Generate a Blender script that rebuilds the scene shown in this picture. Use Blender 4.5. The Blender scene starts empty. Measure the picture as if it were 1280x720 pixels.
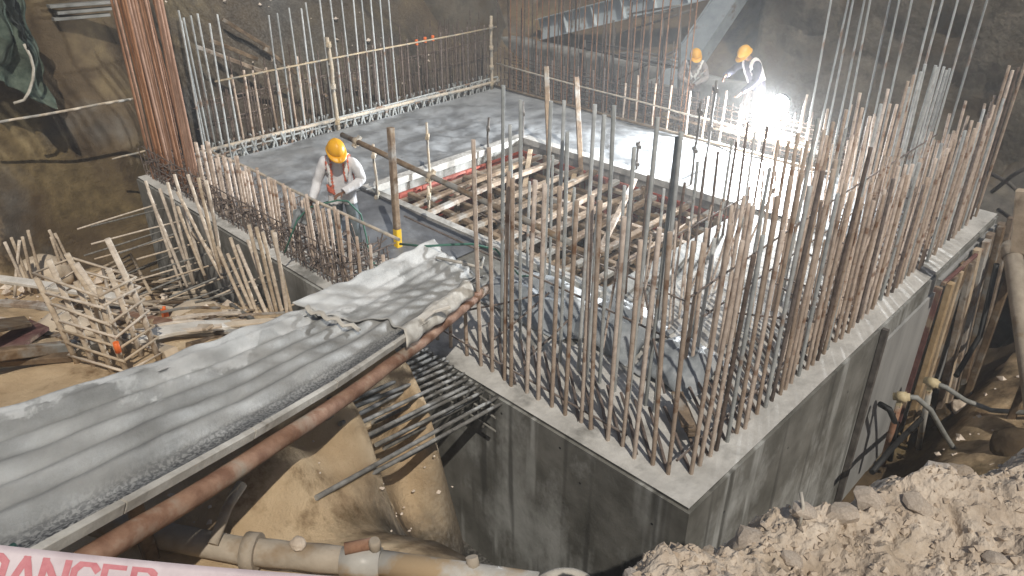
import bpy, bmesh, math, random
import numpy as np
from mathutils import Vector, Matrix, noise
from mathutils.geometry import delaunay_2d_cdt

S = bpy.context.scene
COL = S.collection
rnd = random.Random(7)

# ------------------------------------------------------------------ camera, sky, sun, exposure
# world X runs along the short side of the concrete ring, Y along its long side, Z = 0 is the ring's top
CAMP = Vector((-4.604, -2.321, 5.0))
cam_d = bpy.data.cameras.new("camera")
cam_d.lens = 27.22; cam_d.sensor_width = 36; cam_d.clip_start = 0.05; cam_d.clip_end = 2000
cam = bpy.data.objects.new("camera", cam_d); COL.objects.link(cam)
cam.location = CAMP
cam.rotation_euler = (math.radians(90 - 29.335), 0, math.radians(-45.807))
S.camera = cam

SUN_AZ = Vector((0.44, 0.90, 0)).normalized()      # the way the light travels over the ground
SUN_EL = math.radians(52)
world = bpy.data.worlds.new("World"); S.world = world; world.use_nodes = True
wn = world.node_tree.nodes; wl = world.node_tree.links
sky = wn.new("ShaderNodeTexSky"); sky.sky_type = 'NISHITA'; sky.sun_disc = False
sky.sun_elevation = SUN_EL
sky.sun_rotation = math.atan2(-SUN_AZ.x, -SUN_AZ.y)
wl.new(sky.outputs[0], wn["Background"].inputs[0])
wn["Background"].inputs[1].default_value = 0.05
sun_d = bpy.data.lights.new("sun", 'SUN'); sun_d.energy = 3.0; sun_d.angle = math.radians(0.5)
sun_d.color = (1.0, 0.93, 0.82)
sun = bpy.data.objects.new("sun", sun_d); COL.objects.link(sun)
sd = Vector((SUN_AZ.x*math.cos(SUN_EL), SUN_AZ.y*math.cos(SUN_EL), -math.sin(SUN_EL)))
sun.rotation_euler = sd.to_track_quat('-Z', 'Y').to_euler()
S.view_settings.view_transform = 'Standard'; S.view_settings.look = 'None'
S.view_settings.exposure = 0.08; S.view_settings.gamma = 1.0
S.render.engine = 'CYCLES'
S.cycles.max_bounces = 6; S.cycles.diffuse_bounces = 3; S.cycles.glossy_bounces = 2
S.cycles.volume_bounces = 0
S.cycles.use_denoising = True

# ------------------------------------------------------------------ materials
def nodes_of(name):
    m = bpy.data.materials.new(name); m.use_nodes = True
    nt = m.node_tree; b = nt.nodes["Principled BSDF"]
    return m, nt, b
def lin(c):
    return tuple(c) + (1.0,) if len(c) == 3 else c
def noise_mat(name, c1, c2, scale=4.0, rough=0.8, bump=0.2, stretch=(1, 1, 1), c3=None, s3=1.0, t3=(0.5, 0.62), vary=0.0,
              metal=0.0, coords='Object', bscale=None, rough3=None, spec=0.3, detail=6.0, bdist=0.02):
    m, nt, b = nodes_of(name)
    N, L = nt.nodes, nt.links
    tc = N.new("ShaderNodeTexCoord"); mp = N.new("ShaderNodeMapping"); mp.inputs['Scale'].default_value = stretch
    L.new(tc.outputs[coords], mp.inputs[0])
    n1 = N.new("ShaderNodeTexNoise"); n1.inputs['Scale'].default_value = scale; n1.inputs['Detail'].default_value = detail
    n1.inputs['Roughness'].default_value = 0.65
    L.new(mp.outputs[0], n1.inputs[0])
    r = N.new("ShaderNodeValToRGB"); r.color_ramp.elements[0].position = 0.36; r.color_ramp.elements[1].position = 0.64
    r.color_ramp.elements[0].color = lin(c1); r.color_ramp.elements[1].color = lin(c2)
    L.new(n1.outputs[0], r.inputs[0]); out = r.outputs[0]
    b.inputs['Roughness'].default_value = rough; b.inputs['Metallic'].default_value = metal
    b.inputs['Specular IOR Level'].default_value = spec
    if c3:
        n3 = N.new("ShaderNodeTexNoise"); n3.inputs['Scale'].default_value = s3; n3.inputs['Detail'].default_value = 5
        n3.inputs['Roughness'].default_value = 0.6
        L.new(mp.outputs[0], n3.inputs[0])
        r3 = N.new("ShaderNodeValToRGB"); r3.color_ramp.elements[0].position = t3[0]; r3.color_ramp.elements[1].position = t3[1]
        L.new(n3.outputs[0], r3.inputs[0])
        mx = N.new("ShaderNodeMix"); mx.data_type = 'RGBA'
        L.new(r3.outputs[0], mx.inputs[0]); L.new(out, mx.inputs[6]); mx.inputs[7].default_value = lin(c3)
        out = mx.outputs[2]
        if rough3 is not None:
            mr = N.new("ShaderNodeMapRange"); L.new(r3.outputs[0], mr.inputs[0])
            mr.inputs[3].default_value = rough; mr.inputs[4].default_value = rough3
            L.new(mr.outputs[0], b.inputs['Roughness'])
    if vary:
        oi = N.new("ShaderNodeObjectInfo"); hs = N.new("ShaderNodeHueSaturation")
        mr = N.new("ShaderNodeMapRange"); L.new(oi.outputs['Random'], mr.inputs[0])
        mr.inputs[3].default_value = 1 - vary; mr.inputs[4].default_value = 1 + vary
        L.new(mr.outputs[0], hs.inputs['Value'])
        mr2 = N.new("ShaderNodeMapRange"); L.new(oi.outputs['Random'], mr2.inputs[0])
        mr2.inputs[3].default_value = 1.15; mr2.inputs[4].default_value = 0.75
        L.new(mr2.outputs[0], hs.inputs['Saturation'])
        L.new(out, hs.inputs['Color']); out = hs.outputs[0]
    L.new(out, b.inputs['Base Color'])
    if bump:
        nb = N.new("ShaderNodeTexNoise"); nb.inputs['Scale'].default_value = bscale or scale*3; nb.inputs['Detail'].default_value = 6
        L.new(mp.outputs[0], nb.inputs[0])
        bp = N.new("ShaderNodeBump"); bp.inputs['Strength'].default_value = bump; bp.inputs['Distance'].default_value = bdist
        L.new(nb.outputs[0], bp.inputs['Height']); L.new(bp.outputs[0], b.inputs['Normal'])
    return m
def plain(name, c, rough=0.6, metal=0.0, emit=None, es=1.0):
    m, nt, b = nodes_of(name)
    b.inputs['Base Color'].default_value = lin(c); b.inputs['Roughness'].default_value = rough; b.inputs['Metallic'].default_value = metal
    b.inputs['Specular IOR Level'].default_value = 0.3
    if emit:
        b.inputs['Emission Color'].default_value = lin(emit); b.inputs['Emission Strength'].default_value = es
    return m

M = {}
# earth: brown clay, darkened for light falloff on far walls, blended to dry pale sandy soil by 'dry'
def earth_mat():
    m, nt, b = nodes_of("earth")
    N, L = nt.nodes, nt.links
    tc = N.new("ShaderNodeTexCoord")
    def noise(sc, det=7, ro=0.6):
        n = N.new("ShaderNodeTexNoise"); n.inputs['Scale'].default_value = sc; n.inputs['Detail'].default_value = det
        n.inputs['Roughness'].default_value = ro; L.new(tc.outputs['Object'], n.inputs[0]); return n.outputs[0]
    def ramp(inp, c1, c2, p1=0.35, p2=0.65):
        r = N.new("ShaderNodeValToRGB"); r.color_ramp.elements[0].position = p1; r.color_ramp.elements[1].position = p2
        r.color_ramp.elements[0].color = lin(c1); r.color_ramp.elements[1].color = lin(c2); L.new(inp, r.inputs[0]); return r.outputs[0]
    def mix(f, a, c):
        x = N.new("ShaderNodeMix"); x.data_type = 'RGBA'
        if hasattr(f, 'links'): L.new(f, x.inputs[0])
        else: x.inputs[0].default_value = f
        L.new(a, x.inputs[6]); L.new(c, x.inputs[7]); return x.outputs[2]
    dimmed_clay = ramp(noise(1.1), (0.060, 0.042, 0.026), (0.165, 0.120, 0.072))
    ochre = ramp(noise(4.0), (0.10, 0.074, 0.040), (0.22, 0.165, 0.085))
    dimmed_clay = mix(ramp(noise(0.55), (0, 0, 0), (1, 1, 1), 0.48, 0.62), dimmed_clay, ochre)
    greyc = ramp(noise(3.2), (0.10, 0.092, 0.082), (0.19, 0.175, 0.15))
    dimmed_clay = mix(ramp(noise(0.42, 4), (0, 0, 0), (1, 1, 1), 0.52, 0.66), dimmed_clay, greyc)
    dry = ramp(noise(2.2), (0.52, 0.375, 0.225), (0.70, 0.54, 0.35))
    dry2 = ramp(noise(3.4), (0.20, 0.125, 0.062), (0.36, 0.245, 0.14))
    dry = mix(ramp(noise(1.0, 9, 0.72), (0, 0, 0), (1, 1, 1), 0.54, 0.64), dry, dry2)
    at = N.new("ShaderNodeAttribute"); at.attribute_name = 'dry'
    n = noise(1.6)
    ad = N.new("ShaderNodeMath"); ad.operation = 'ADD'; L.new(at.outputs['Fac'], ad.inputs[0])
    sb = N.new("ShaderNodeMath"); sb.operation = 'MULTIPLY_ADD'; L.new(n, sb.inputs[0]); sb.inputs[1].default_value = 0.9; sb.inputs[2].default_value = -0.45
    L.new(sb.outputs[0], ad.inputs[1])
    col = mix(ramp(ad.outputs[0], (0, 0, 0), (1, 1, 1), 0.40, 0.62), dimmed_clay, dry)
    at2 = N.new("ShaderNodeAttribute"); at2.attribute_name = 'gravel'
    grav = ramp(noise(22, 3), (0.05, 0.05, 0.048), (0.20, 0.195, 0.18), 0.4, 0.7)
    col = mix(at2.outputs['Fac'], col, grav)
    L.new(col, b.inputs['Base Color']); b.inputs['Roughness'].default_value = 0.95; b.inputs['Specular IOR Level'].default_value = 0.15
    bp = N.new("ShaderNodeBump"); bp.inputs['Strength'].default_value = 0.85; bp.inputs['Distance'].default_value = 0.05
    L.new(noise(9, 12, 0.78), bp.inputs['Height']); L.new(bp.outputs[0], b.inputs['Normal'])
    return m
M['earth'] = earth_mat()
M['rubble'] = noise_mat("rubble", (0.40, 0.325, 0.25), (0.66, 0.57, 0.465), 6, 0.95, 1.0, c3=(0.36, 0.285, 0.205), s3=2.4, t3=(0.52, 0.68), bscale=45, bdist=0.014)
M['stone'] = noise_mat("stone", (0.48, 0.385, 0.295), (0.66, 0.565, 0.46), 7, 0.95, 0.6, vary=0.22, bscale=30)

def wall_concrete():
    m, nt, b = nodes_of("cast_concrete")
    N, L = nt.nodes, nt.links
    tc = N.new("ShaderNodeTexCoord")
    def noise(sc, st=(1, 1, 1), det=5, ro=0.6):
        mp = N.new("ShaderNodeMapping"); mp.inputs['Scale'].default_value = st; L.new(tc.outputs['Object'], mp.inputs[0])
        n = N.new("ShaderNodeTexNoise"); n.inputs['Scale'].default_value = sc; n.inputs['Detail'].default_value = det
        n.inputs['Roughness'].default_value = ro; L.new(mp.outputs[0], n.inputs[0]); return n.outputs[0]
    def ramp(inp, c1, c2, p1, p2):
        r = N.new("ShaderNodeValToRGB"); r.color_ramp.elements[0].position = p1; r.color_ramp.elements[1].position = p2
        r.color_ramp.elements[0].color = lin(c1); r.color_ramp.elements[1].color = lin(c2); L.new(inp, r.inputs[0]); return r.outputs[0]
    def mix(f, a, c):
        x = N.new("ShaderNodeMix"); x.data_type = 'RGBA'; L.new(f, x.inputs[0]); L.new(a, x.inputs[6])
        if isinstance(c, tuple): x.inputs[7].default_value = lin(c)
        else: L.new(c, x.inputs[7])
        return x.outputs[2]
    base = ramp(noise(2.2), (0.115, 0.112, 0.098), (0.235, 0.23, 0.21), 0.35, 0.68)
    pale = ramp(noise(3.0), (0.34, 0.345, 0.33), (0.47, 0.475, 0.46), 0.35, 0.65)
    blot = ramp(noise(0.75, (1, 1, 0.7), 8, 0.68), (0, 0, 0), (1, 1, 1), 0.49, 0.62)
    strk = ramp(noise(2.6, (1, 1, 0.07), 3), (0, 0, 0), (1, 1, 1), 0.58, 0.66)
    brk = ramp(noise(3.5, (1, 1, 0.35), 5), (0.15, 0.15, 0.15), (1, 1, 1), 0.38, 0.60)
    mm = N.new("ShaderNodeMix"); mm.data_type = 'RGBA'; mm.blend_type = 'MULTIPLY'; mm.inputs[0].default_value = 1
    L.new(strk, mm.inputs[6]); L.new(brk, mm.inputs[7])
    ma = N.new("ShaderNodeMix"); ma.data_type = 'RGBA'; ma.blend_type = 'LIGHTEN'; ma.inputs[0].default_value = 1
    L.new(mm.outputs[2], ma.inputs[6]); L.new(blot, ma.inputs[7])
    col = mix(ma.outputs[2], base, pale)
    drip = ramp(noise(4.5, (1, 1, 0.05), 2), (0, 0, 0), (0.75, 0.75, 0.75), 0.60, 0.70)
    col = mix(drip, col, (0.07, 0.068, 0.06))
    L.new(col, b.inputs['Base Color']); b.inputs['Roughness'].default_value = 0.75; b.inputs['Specular IOR Level'].default_value = 0.3
    bp = N.new("ShaderNodeBump"); bp.inputs['Strength'].default_value = 0.25; bp.inputs['Distance'].default_value = 0.02
    L.new(noise(14), bp.inputs['Height']); L.new(bp.outputs[0], b.inputs['Normal'])
    return m
M['concrete'] = wall_concrete()
M['top'] = noise_mat("top_concrete", (0.40, 0.39, 0.365), (0.56, 0.55, 0.52), 3.0, 0.9, 0.5, c3=(0.20, 0.195, 0.18), s3=1.4, t3=(0.54, 0.66), bscale=18)
M['deck'] = noise_mat("wet_concrete", (0.20, 0.21, 0.22), (0.33, 0.345, 0.355), 2.2, 0.5, 0.5, c3=(0.15, 0.158, 0.166), s3=1.7, t3=(0.5, 0.66), bscale=7, spec=0.5)
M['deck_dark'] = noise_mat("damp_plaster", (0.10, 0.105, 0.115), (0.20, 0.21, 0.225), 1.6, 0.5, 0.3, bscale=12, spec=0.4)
M['shotcrete'] = noise_mat("shotcrete", (0.07, 0.060, 0.044), (0.15, 0.130, 0.10), 3.2, 0.9, 0.8, c3=(0.075, 0.056, 0.034), s3=0.8, t3=(0.5, 0.6), bscale=9, bdist=0.06)
M['low_wall'] = noise_mat("old_concrete", (0.13, 0.13, 0.12), (0.26, 0.255, 0.235), 1.6, 0.9, 0.4, c3=(0.08, 0.075, 0.065), s3=1.1, t3=(0.55, 0.68))
RB = dict(scale=7, rough=0.8, bump=0.5, bscale=60, bdist=0.004, stretch=(1, 1, 2.6))
M['rebar_tan'] = noise_mat("rust_dust", (0.40, 0.31, 0.24), (0.57, 0.465, 0.38), vary=0.26, c3=(0.25, 0.15, 0.095), s3=4, t3=(0.54, 0.62), **RB)
M['rebar_grey'] = noise_mat("grey_steel", (0.29, 0.305, 0.30), (0.45, 0.465, 0.455), vary=0.25, c3=(0.27, 0.19, 0.14), s3=3, t3=(0.55, 0.63), **RB)
M['rebar_rust'] = noise_mat("rust", (0.20, 0.095, 0.05), (0.36, 0.195, 0.115), vary=0.2, **RB)
M['rebar_dark'] = noise_mat("dark_rust", (0.075, 0.055, 0.045), (0.19, 0.145, 0.12), vary=0.2, **RB)
M['rebar_dust'] = noise_mat("dusty_steel", (0.40, 0.32, 0.235), (0.60, 0.51, 0.40), vary=0.15, **RB)
M['rebar_oil'] = noise_mat("oiled_steel", (0.11, 0.105, 0.095), (0.27, 0.26, 0.235), vary=0.2, **RB)
WD = dict(stretch=(1, 1, 1), rough=0.85, bump=0.4)
M['wood'] = noise_mat("batten_wood", (0.15, 0.10, 0.065), (0.34, 0.25, 0.165), 5, vary=0.3, c3=(0.34, 0.33, 0.305), s3=2.5, t3=(0.5, 0.62), **WD)
M['wood_old'] = noise_mat("old_timber", (0.10, 0.068, 0.042), (0.25, 0.18, 0.115), 5, vary=0.25, c3=(0.28, 0.255, 0.22), s3=3, t3=(0.54, 0.66), **WD)
M['wood_tan'] = noise_mat("new_timber", (0.37, 0.26, 0.145), (0.52, 0.39, 0.24), 6, vary=0.15, c3=(0.25, 0.17, 0.09), s3=3, t3=(0.55, 0.7), **WD)
M['wood_pale'] = noise_mat("pale_plank", (0.50, 0.46, 0.39), (0.68, 0.64, 0.57), 5, vary=0.08, **WD)
M['bamboo'] = noise_mat("scaffold_tube", (0.36, 0.29, 0.20), (0.54, 0.45, 0.33), 6, vary=0.1, c3=(0.30, 0.29, 0.26), s3=4, **WD)
M['red'] = noise_mat("red_shutter_steel", (0.22, 0.035, 0.022), (0.36, 0.075, 0.045), 5, 0.6, 0.2, vary=0.25, c3=(0.30, 0.20, 0.16), s3=3, t3=(0.54, 0.68))
M['maroon'] = noise_mat("maroon_ply", (0.10, 0.042, 0.038), (0.20, 0.10, 0.088), 4, 0.7, 0.2, c3=(0.28, 0.21, 0.15), s3=3, t3=(0.54, 0.68))
M['panel_grey'] = noise_mat("grey_panel", (0.24, 0.24, 0.235), (0.36, 0.36, 0.35), 2, 0.6, 0.15, stretch=(1, 1, 0.2))
M['beam'] = noise_mat("painted_beam", (0.36, 0.41, 0.44), (0.50, 0.55, 0.57), 2, 0.6, 0.2, c3=(0.22, 0.17, 0.13), s3=2.5, t3=(0.6, 0.7))
M['strut'] = noise_mat("strut_paint", (0.17, 0.20, 0.22), (0.27, 0.30, 0.32), 2, 0.6, 0.2, c3=(0.13, 0.10, 0.08), s3=2.0, t3=(0.6, 0.7))
M['steel'] = noise_mat("scaffold_steel", (0.06, 0.05, 0.043), (0.13, 0.115, 0.10), 6, 0.7, 0.2, vary=0.2)
M['pvc'] = noise_mat("grey_pipe", (0.40, 0.385, 0.35), (0.52, 0.50, 0.46), 3, 0.4, 0.15, c3=(0.42, 0.31, 0.19), s3=2.2, t3=(0.50, 0.60), rough3=0.95)
M['pvc_dirty'] = noise_mat("muddy_pipe", (0.29, 0.245, 0.19), (0.44, 0.38, 0.305), 3, 0.9, 0.6, c3=(0.26, 0.19, 0.12), s3=2.4, t3=(0.55, 0.66))
M['hose'] = noise_mat("grey_hose", (0.19, 0.195, 0.185), (0.29, 0.29, 0.27), 8, 0.6, 0.2)
M['brass'] = noise_mat("yellow_coupling", (0.46, 0.38, 0.22), (0.62, 0.53, 0.35), 8, 0.6, 0.2)
M['rubber'] = plain("black_rubber", (0.02, 0.02, 0.02), 0.6)
M['green_hose'] = plain("green_hose", (0.05, 0.15, 0.11), 0.6)
M['net'] = noise_mat("green_net", (0.045, 0.065, 0.05), (0.11, 0.135, 0.105), 6, 0.9, 0.6, bscale=40)
M['black_sheet'] = noise_mat("black_sheet", (0.008, 0.011, 0.010), (0.02, 0.025, 0.022), 3, 0.6, 0.3)
M['rope'] = noise_mat("white_rope", (0.40, 0.37, 0.31), (0.55, 0.51, 0.44), 12, 0.9, 0.2)
M['tarp'] = noise_mat("slurry_tarp", (0.19, 0.21, 0.225), (0.33, 0.35, 0.365), 2.5, 0.55, 0.4, c3=(0.40, 0.41, 0.41), s3=1.6, t3=(0.55, 0.68), bscale=10, spec=0.4)
M['sack'] = noise_mat("dusty_sack", (0.46, 0.38, 0.28), (0.60, 0.51, 0.40), 4, 0.95, 0.5)
M['orange'] = plain("orange_cap", (0.75, 0.16, 0.035), 0.5)
M['yellow_paint'] = plain("yellow_paint", (0.72, 0.46, 0.02), 0.6)
def chute_mat():
    m, nt, b = nodes_of("chute_slurry")
    N, L = nt.nodes, nt.links
    tc = N.new("ShaderNodeTexCoord")
    def noise(sc, st=(1, 1, 1), det=6, ro=0.6):
        mp = N.new("ShaderNodeMapping"); mp.inputs['Scale'].default_value = st; L.new(tc.outputs['UV'], mp.inputs[0])
        n = N.new("ShaderNodeTexNoise"); n.inputs['Scale'].default_value = sc; n.inputs['Detail'].default_value = det
        n.inputs['Roughness'].default_value = ro; L.new(mp.outputs[0], n.inputs[0]); return n.outputs[0]
    def ramp(inp, c1, c2, p1, p2):
        r = N.new("ShaderNodeValToRGB"); r.color_ramp.elements[0].position = p1; r.color_ramp.elements[1].position = p2
        r.color_ramp.elements[0].color = lin(c1); r.color_ramp.elements[1].color = lin(c2); L.new(inp, r.inputs[0]); return r.outputs[0]
    def mix(f, a, c):
        x = N.new("ShaderNodeMix"); x.data_type = 'RGBA'; L.new(f, x.inputs[0]); L.new(a, x.inputs[6]); L.new(c, x.inputs[7]); return x.outputs[2]
    wet = ramp(noise(3.0, (0.5, 1, 1)), (0.22, 0.217, 0.202), (0.39, 0.383, 0.36), 0.35, 0.65)
    dry = ramp(noise(5.0, (0.5, 1, 1)), (0.40, 0.40, 0.385), (0.58, 0.575, 0.55), 0.35, 0.65)
    # the pale dried crust lies on the side away from the lip (UV y counts metres from the lip)
    sep = N.new("ShaderNodeSeparateXYZ"); L.new(tc.outputs['UV'], sep.inputs[0])
    mr = N.new("ShaderNodeMapRange"); mr.inputs[1].default_value = 0.30; mr.inputs[2].default_value = 1.0
    mr.inputs[3].default_value = -0.20; mr.inputs[4].default_value = 0.11; L.new(sep.outputs[1], mr.inputs[0])
    ad = N.new("ShaderNodeMath"); L.new(noise(1.3, (1.0, 1.5, 1), 9, 0.6), ad.inputs[0]); L.new(mr.outputs[0], ad.inputs[1])
    f = ramp(ad.outputs[0], (0, 0, 0), (1, 1, 1), 0.50, 0.535)
    col = mix(f, wet, dry)
    # dark wet aggregate collects along the lip
    g1 = N.new("ShaderNodeMapRange"); g1.inputs[1].default_value = 0.27; g1.inputs[2].default_value = 0.08; L.new(sep.outputs[1], g1.inputs[0])
    g2 = ramp(noise(38, (1, 1, 1), 2), (0, 0, 0), (1, 1, 1), 0.44, 0.56)
    gm = N.new("ShaderNodeMath"); gm.operation = 'MULTIPLY'; L.new(g1.outputs[0], gm.inputs[0]); L.new(g2, gm.inputs[1])
    gd = N.new("ShaderNodeMix"); gd.data_type = 'RGBA'; L.new(gm.outputs[0], gd.inputs[0]); L.new(col, gd.inputs[6]); gd.inputs[7].default_value = (.06, .06, .062, 1)
    col = gd.outputs[2]
    L.new(col, b.inputs['Base Color'])
    rr = N.new("ShaderNodeMapRange"); L.new(f, rr.inputs[0]); rr.inputs[3].default_value = 0.62; rr.inputs[4].default_value = 0.9
    L.new(rr.outputs[0], b.inputs['Roughness']); b.inputs['Specular IOR Level'].default_value = 0.35
    bp = N.new("ShaderNodeBump"); bp.inputs['Strength'].default_value = 0.5; bp.inputs['Distance'].default_value = 0.02
    L.new(noise(14, (0.6, 1, 1)), bp.inputs['Height']); L.new(bp.outputs[0], b.inputs['Normal'])
    return m
M['chute'] = chute_mat()
M['liner'] = noise_mat("dusty_liner", (0.40, 0.37, 0.32), (0.58, 0.55, 0.49), 5, 0.9, 0.4, c3=(0.28, 0.25, 0.21), s3=3, t3=(0.55, 0.68))
M['rust_pipe'] = noise_mat("rusty_tube", (0.20, 0.10, 0.06), (0.38, 0.23, 0.15), 5, 0.85, 0.4, c3=(0.34, 0.29, 0.23), s3=2.5, t3=(0.52, 0.66))
M['tape'] = noise_mat("tape_film", (0.50, 0.42, 0.44), (0.62, 0.54, 0.56), 9, 0.5, 0.25, bscale=14)
M['tape_ink'] = noise_mat("tape_ink", (0.46, 0.13, 0.155), (0.54, 0.19, 0.21), 40, 0.5, 0.05)
# people
M['skin'] = noise_mat("skin", (0.15, 0.075, 0.045), (0.20, 0.105, 0.065), 12, 0.6, 0.1)
M['white_shirt'] = noise_mat("white_shirt", (0.56, 0.56, 0.57), (0.70, 0.70, 0.71), 5, 0.9, 0.35, bscale=9, bdist=0.03)
M['grey_shirt'] = noise_mat("grey_shirt", (0.20, 0.18, 0.17), (0.30, 0.28, 0.27), 5, 0.9, 0.35, bscale=9, bdist=0.03)
M['navy_shirt'] = noise_mat("navy_shirt", (0.035, 0.035, 0.055), (0.07, 0.07, 0.10), 5, 0.9, 0.35, bscale=9, bdist=0.03)
M['jeans'] = noise_mat("grey_trousers", (0.10, 0.125, 0.14), (0.17, 0.20, 0.215), 8, 0.9, 0.3, bscale=9, bdist=0.03)
M['dark_trousers'] = noise_mat("dark_trousers", (0.05, 0.042, 0.04), (0.10, 0.085, 0.08), 8, 0.9, 0.3, bscale=9, bdist=0.03)
M['boot'] = plain("boot_leather", (0.03, 0.025, 0.02), 0.6)
M['helmet'] = noise_mat("yellow_helmet", (0.74, 0.35, 0.010), (0.80, 0.41, 0.016), 7, 0.42, 0.05, c3=(0.60, 0.34, 0.06), s3=4, t3=(0.58, 0.72), spec=0.5)
M['strap'] = noise_mat("orange_webbing", (0.58, 0.13, 0.075), (0.68, 0.20, 0.12), 20, 0.8, 0.1)
M['reflect'] = plain("silver_tape", (0.72, 0.72, 0.70), 0.35)
M['vest'] = noise_mat("pale_vest", (0.66, 0.60, 0.62), (0.80, 0.74, 0.76), 6, 0.8, 0.2)
M['lamp_body'] = plain("lamp_body", (0.04, 0.04, 0.04), 0.5)
M['lamp_glow'] = plain("lamp_glow", (0.9, 0.9, 0.9), 0.5, emit=(0.93, 0.97, 1.0), es=220)

# ------------------------------------------------------------------ mesh helpers
class MB:
    """collects shapes and links them as ONE mesh object"""
    def __init__(s): s.v = []; s.f = []; s.sm = []
    def add(s, vs, fs, smooth=False):
        o = len(s.v); s.v.extend(tuple(p) for p in vs); s.f.extend(tuple(i + o for i in f) for f in fs); s.sm.extend([smooth]*len(fs)); return s
    def box(s, lo, hi):
        (x0, y0, z0), (x1, y1, z1) = lo, hi
        return s.add([(x0,y0,z0),(x1,y0,z0),(x1,y1,z0),(x0,y1,z0),(x0,y0,z1),(x1,y0,z1),(x1,y1,z1),(x0,y1,z1)],
                     [(0,3,2,1),(4,5,6,7),(0,1,5,4),(1,2,6,5),(2,3,7,6),(3,0,4,7)])
    def bar(s, p, q, w, h, up=(0, 0, 1), seg=1, warp=0.0, bev=0.12):
        """timber of width w and height h from p to q, arrises bevelled"""
        p, q = Vector(p), Vector(q); d = (q-p).normalized(); up = Vector(up)
        r = d.cross(up); r = r.normalized() if r.length > 1e-4 else d.orthogonal().normalized(); u = r.cross(d)
        b = min(w, h)*bev; a, c = w/2, h/2
        ring = [(-a+b,-c),(a-b,-c),(a,-c+b),(a,c-b),(a-b,c),(-a+b,c),(-a,c-b),(-a,-c+b)]
        vs = []; 
        for k in range(seg+1):
            t = k/seg; m = p.lerp(q, t) + u*(warp*math.sin(math.pi*t))
            vs += [m + r*x + u*y for x, y in ring]
        fs = [(k*8+i, k*8+(i+1) % 8, k*8+8+(i+1) % 8, k*8+8+i) for k in range(seg) for i in range(8)]
        fs += [tuple(range(7, -1, -1)), tuple(range(seg*8, seg*8+8))]
        return s.add(vs, fs)
    def tube(s, pts, r, n=8, cap=True, smooth=True):
        pts = [Vector(p) for p in pts]; rs = r if isinstance(r, (list, tuple)) else [r]*len(pts)
        vs, fs = [], []; prev = None
        for k, p in enumerate(pts):
            d = (pts[min(k+1, len(pts)-1)] - pts[max(k-1, 0)]).normalized()
            if prev is None: x = d.orthogonal().normalized()
            else:
                x = prev - d*prev.dot(d); x = x.normalized() if x.length > 1e-5 else d.orthogonal().normalized()
            prev = x; y = d.cross(x)
            vs += [p + (x*math.cos(2*math.pi*i/n) + y*math.sin(2*math.pi*i/n))*rs[k] for i in range(n)]
        for k in range(len(pts)-1):
            fs += [(k*n+i, k*n+(i+1) % n, (k+1)*n+(i+1) % n, (k+1)*n+i) for i in range(n)]
        s.add(vs, fs, smooth)
        if cap: 
            o = len(s.v)-len(vs); s.f += [tuple(o+i for i in range(n-1, -1, -1)), tuple(o+(len(pts)-1)*n+i for i in range(n))]; s.sm += [False, False]
        return s
    def grid(s, fn, nu, nv, thick=0.0, smooth=True):
        """sheet fn(u, v) with u, v in 0..1, optionally given thickness"""
        vs = [Vector(fn(i/nu, j/nv)) for j in range(nv+1) for i in range(nu+1)]
        ix = lambda i, j: j*(nu+1)+i
        fs = [(ix(i,j), ix(i+1,j), ix(i+1,j+1), ix(i,j+1)) for j in range(nv) for i in range(nu)]
        if thick:
            nrm = [Vector((0,0,0)) for _ in vs]
            for f in fs:
                nn = (vs[f[2]]-vs[f[0]]).cross(vs[f[3]]-vs[f[1]])
                for i in f: nrm[i] += nn
            n0 = len(vs); vs = vs + [v - n.normalized()*thick for v, n in zip(vs, nrm)]
            fs = fs + [tuple(i+n0 for i in reversed(f)) for f in fs]
            edge = [ix(i,0) for i in range(nu+1)] + [ix(nu,j) for j in range(1,nv+1)] + [ix(i,nv) for i in range(nu-1,-1,-1)] + [ix(0,j) for j in range(nv-1,0,-1)]
            fs += [(edge[(k+1) % len(edge)], edge[k], edge[k]+n0, edge[(k+1) % len(edge)]+n0) for k in range(len(edge))]
        return s.add(vs, fs, smooth)
    def build(s, name, mat, parent=None):
        me = bpy.data.meshes.new(name); me.from_pydata(s.v, [], s.f)
        me.polygons.foreach_set('use_smooth', s.sm); me.materials.append(mat); me.update()
        return link(name, me, parent)
def link(name, me, parent=None):
    o = bpy.data.objects.new(name, me); COL.objects.link(o)
    if parent is not None: o.parent = parent
    return o
def tag(o, label=None, cat=None, group=None, kind=None):
    if label: o['label'] = label
    if cat: o['category'] = cat
    if group: o['group'] = group
    if kind: o['kind'] = kind
    return o
def thing(name, loc, label, cat, group=None, rotz=0.0):
    o = bpy.data.objects.new(name, None); COL.objects.link(o); o.location = loc; o.rotation_euler = (0, 0, rotz)
    o.empty_display_size = 0.2
    bpy.context.view_layer.update()
    return tag(o, label, cat, group)
def inv(o): return o.matrix_world.inverted()
def fbm(p, sc, oct=4):
    return noise.fractal(Vector(p)*sc, 1.0, 2.0, oct, noise_basis='PERLIN_ORIGINAL')
WLOC = {}
def wthing(name, loc, label, cat, group=None):
    o = thing(name, loc, label, cat, group); WLOC[o.name] = Vector(loc); return o
def part(mb, name, mat, root):
    """child mesh given in world coordinates"""
    L = WLOC[root.name]; mb.v = [(x-L.x, y-L.y, z-L.z) for x, y, z in mb.v]
    o = mb.build(name, mat, root); WLOC[o.name] = L; return o
def single(mb, name, mat, loc, label=None, cat=None, group=None, kind=None):
    """one-mesh thing given in world coordinates, origin at loc"""
    L = Vector(loc); mb.v = [(x-L.x, y-L.y, z-L.z) for x, y, z in mb.v]
    o = mb.build(name, mat); o.location = L; WLOC[o.name] = L; return tag(o, label, cat, group, kind)
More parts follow.
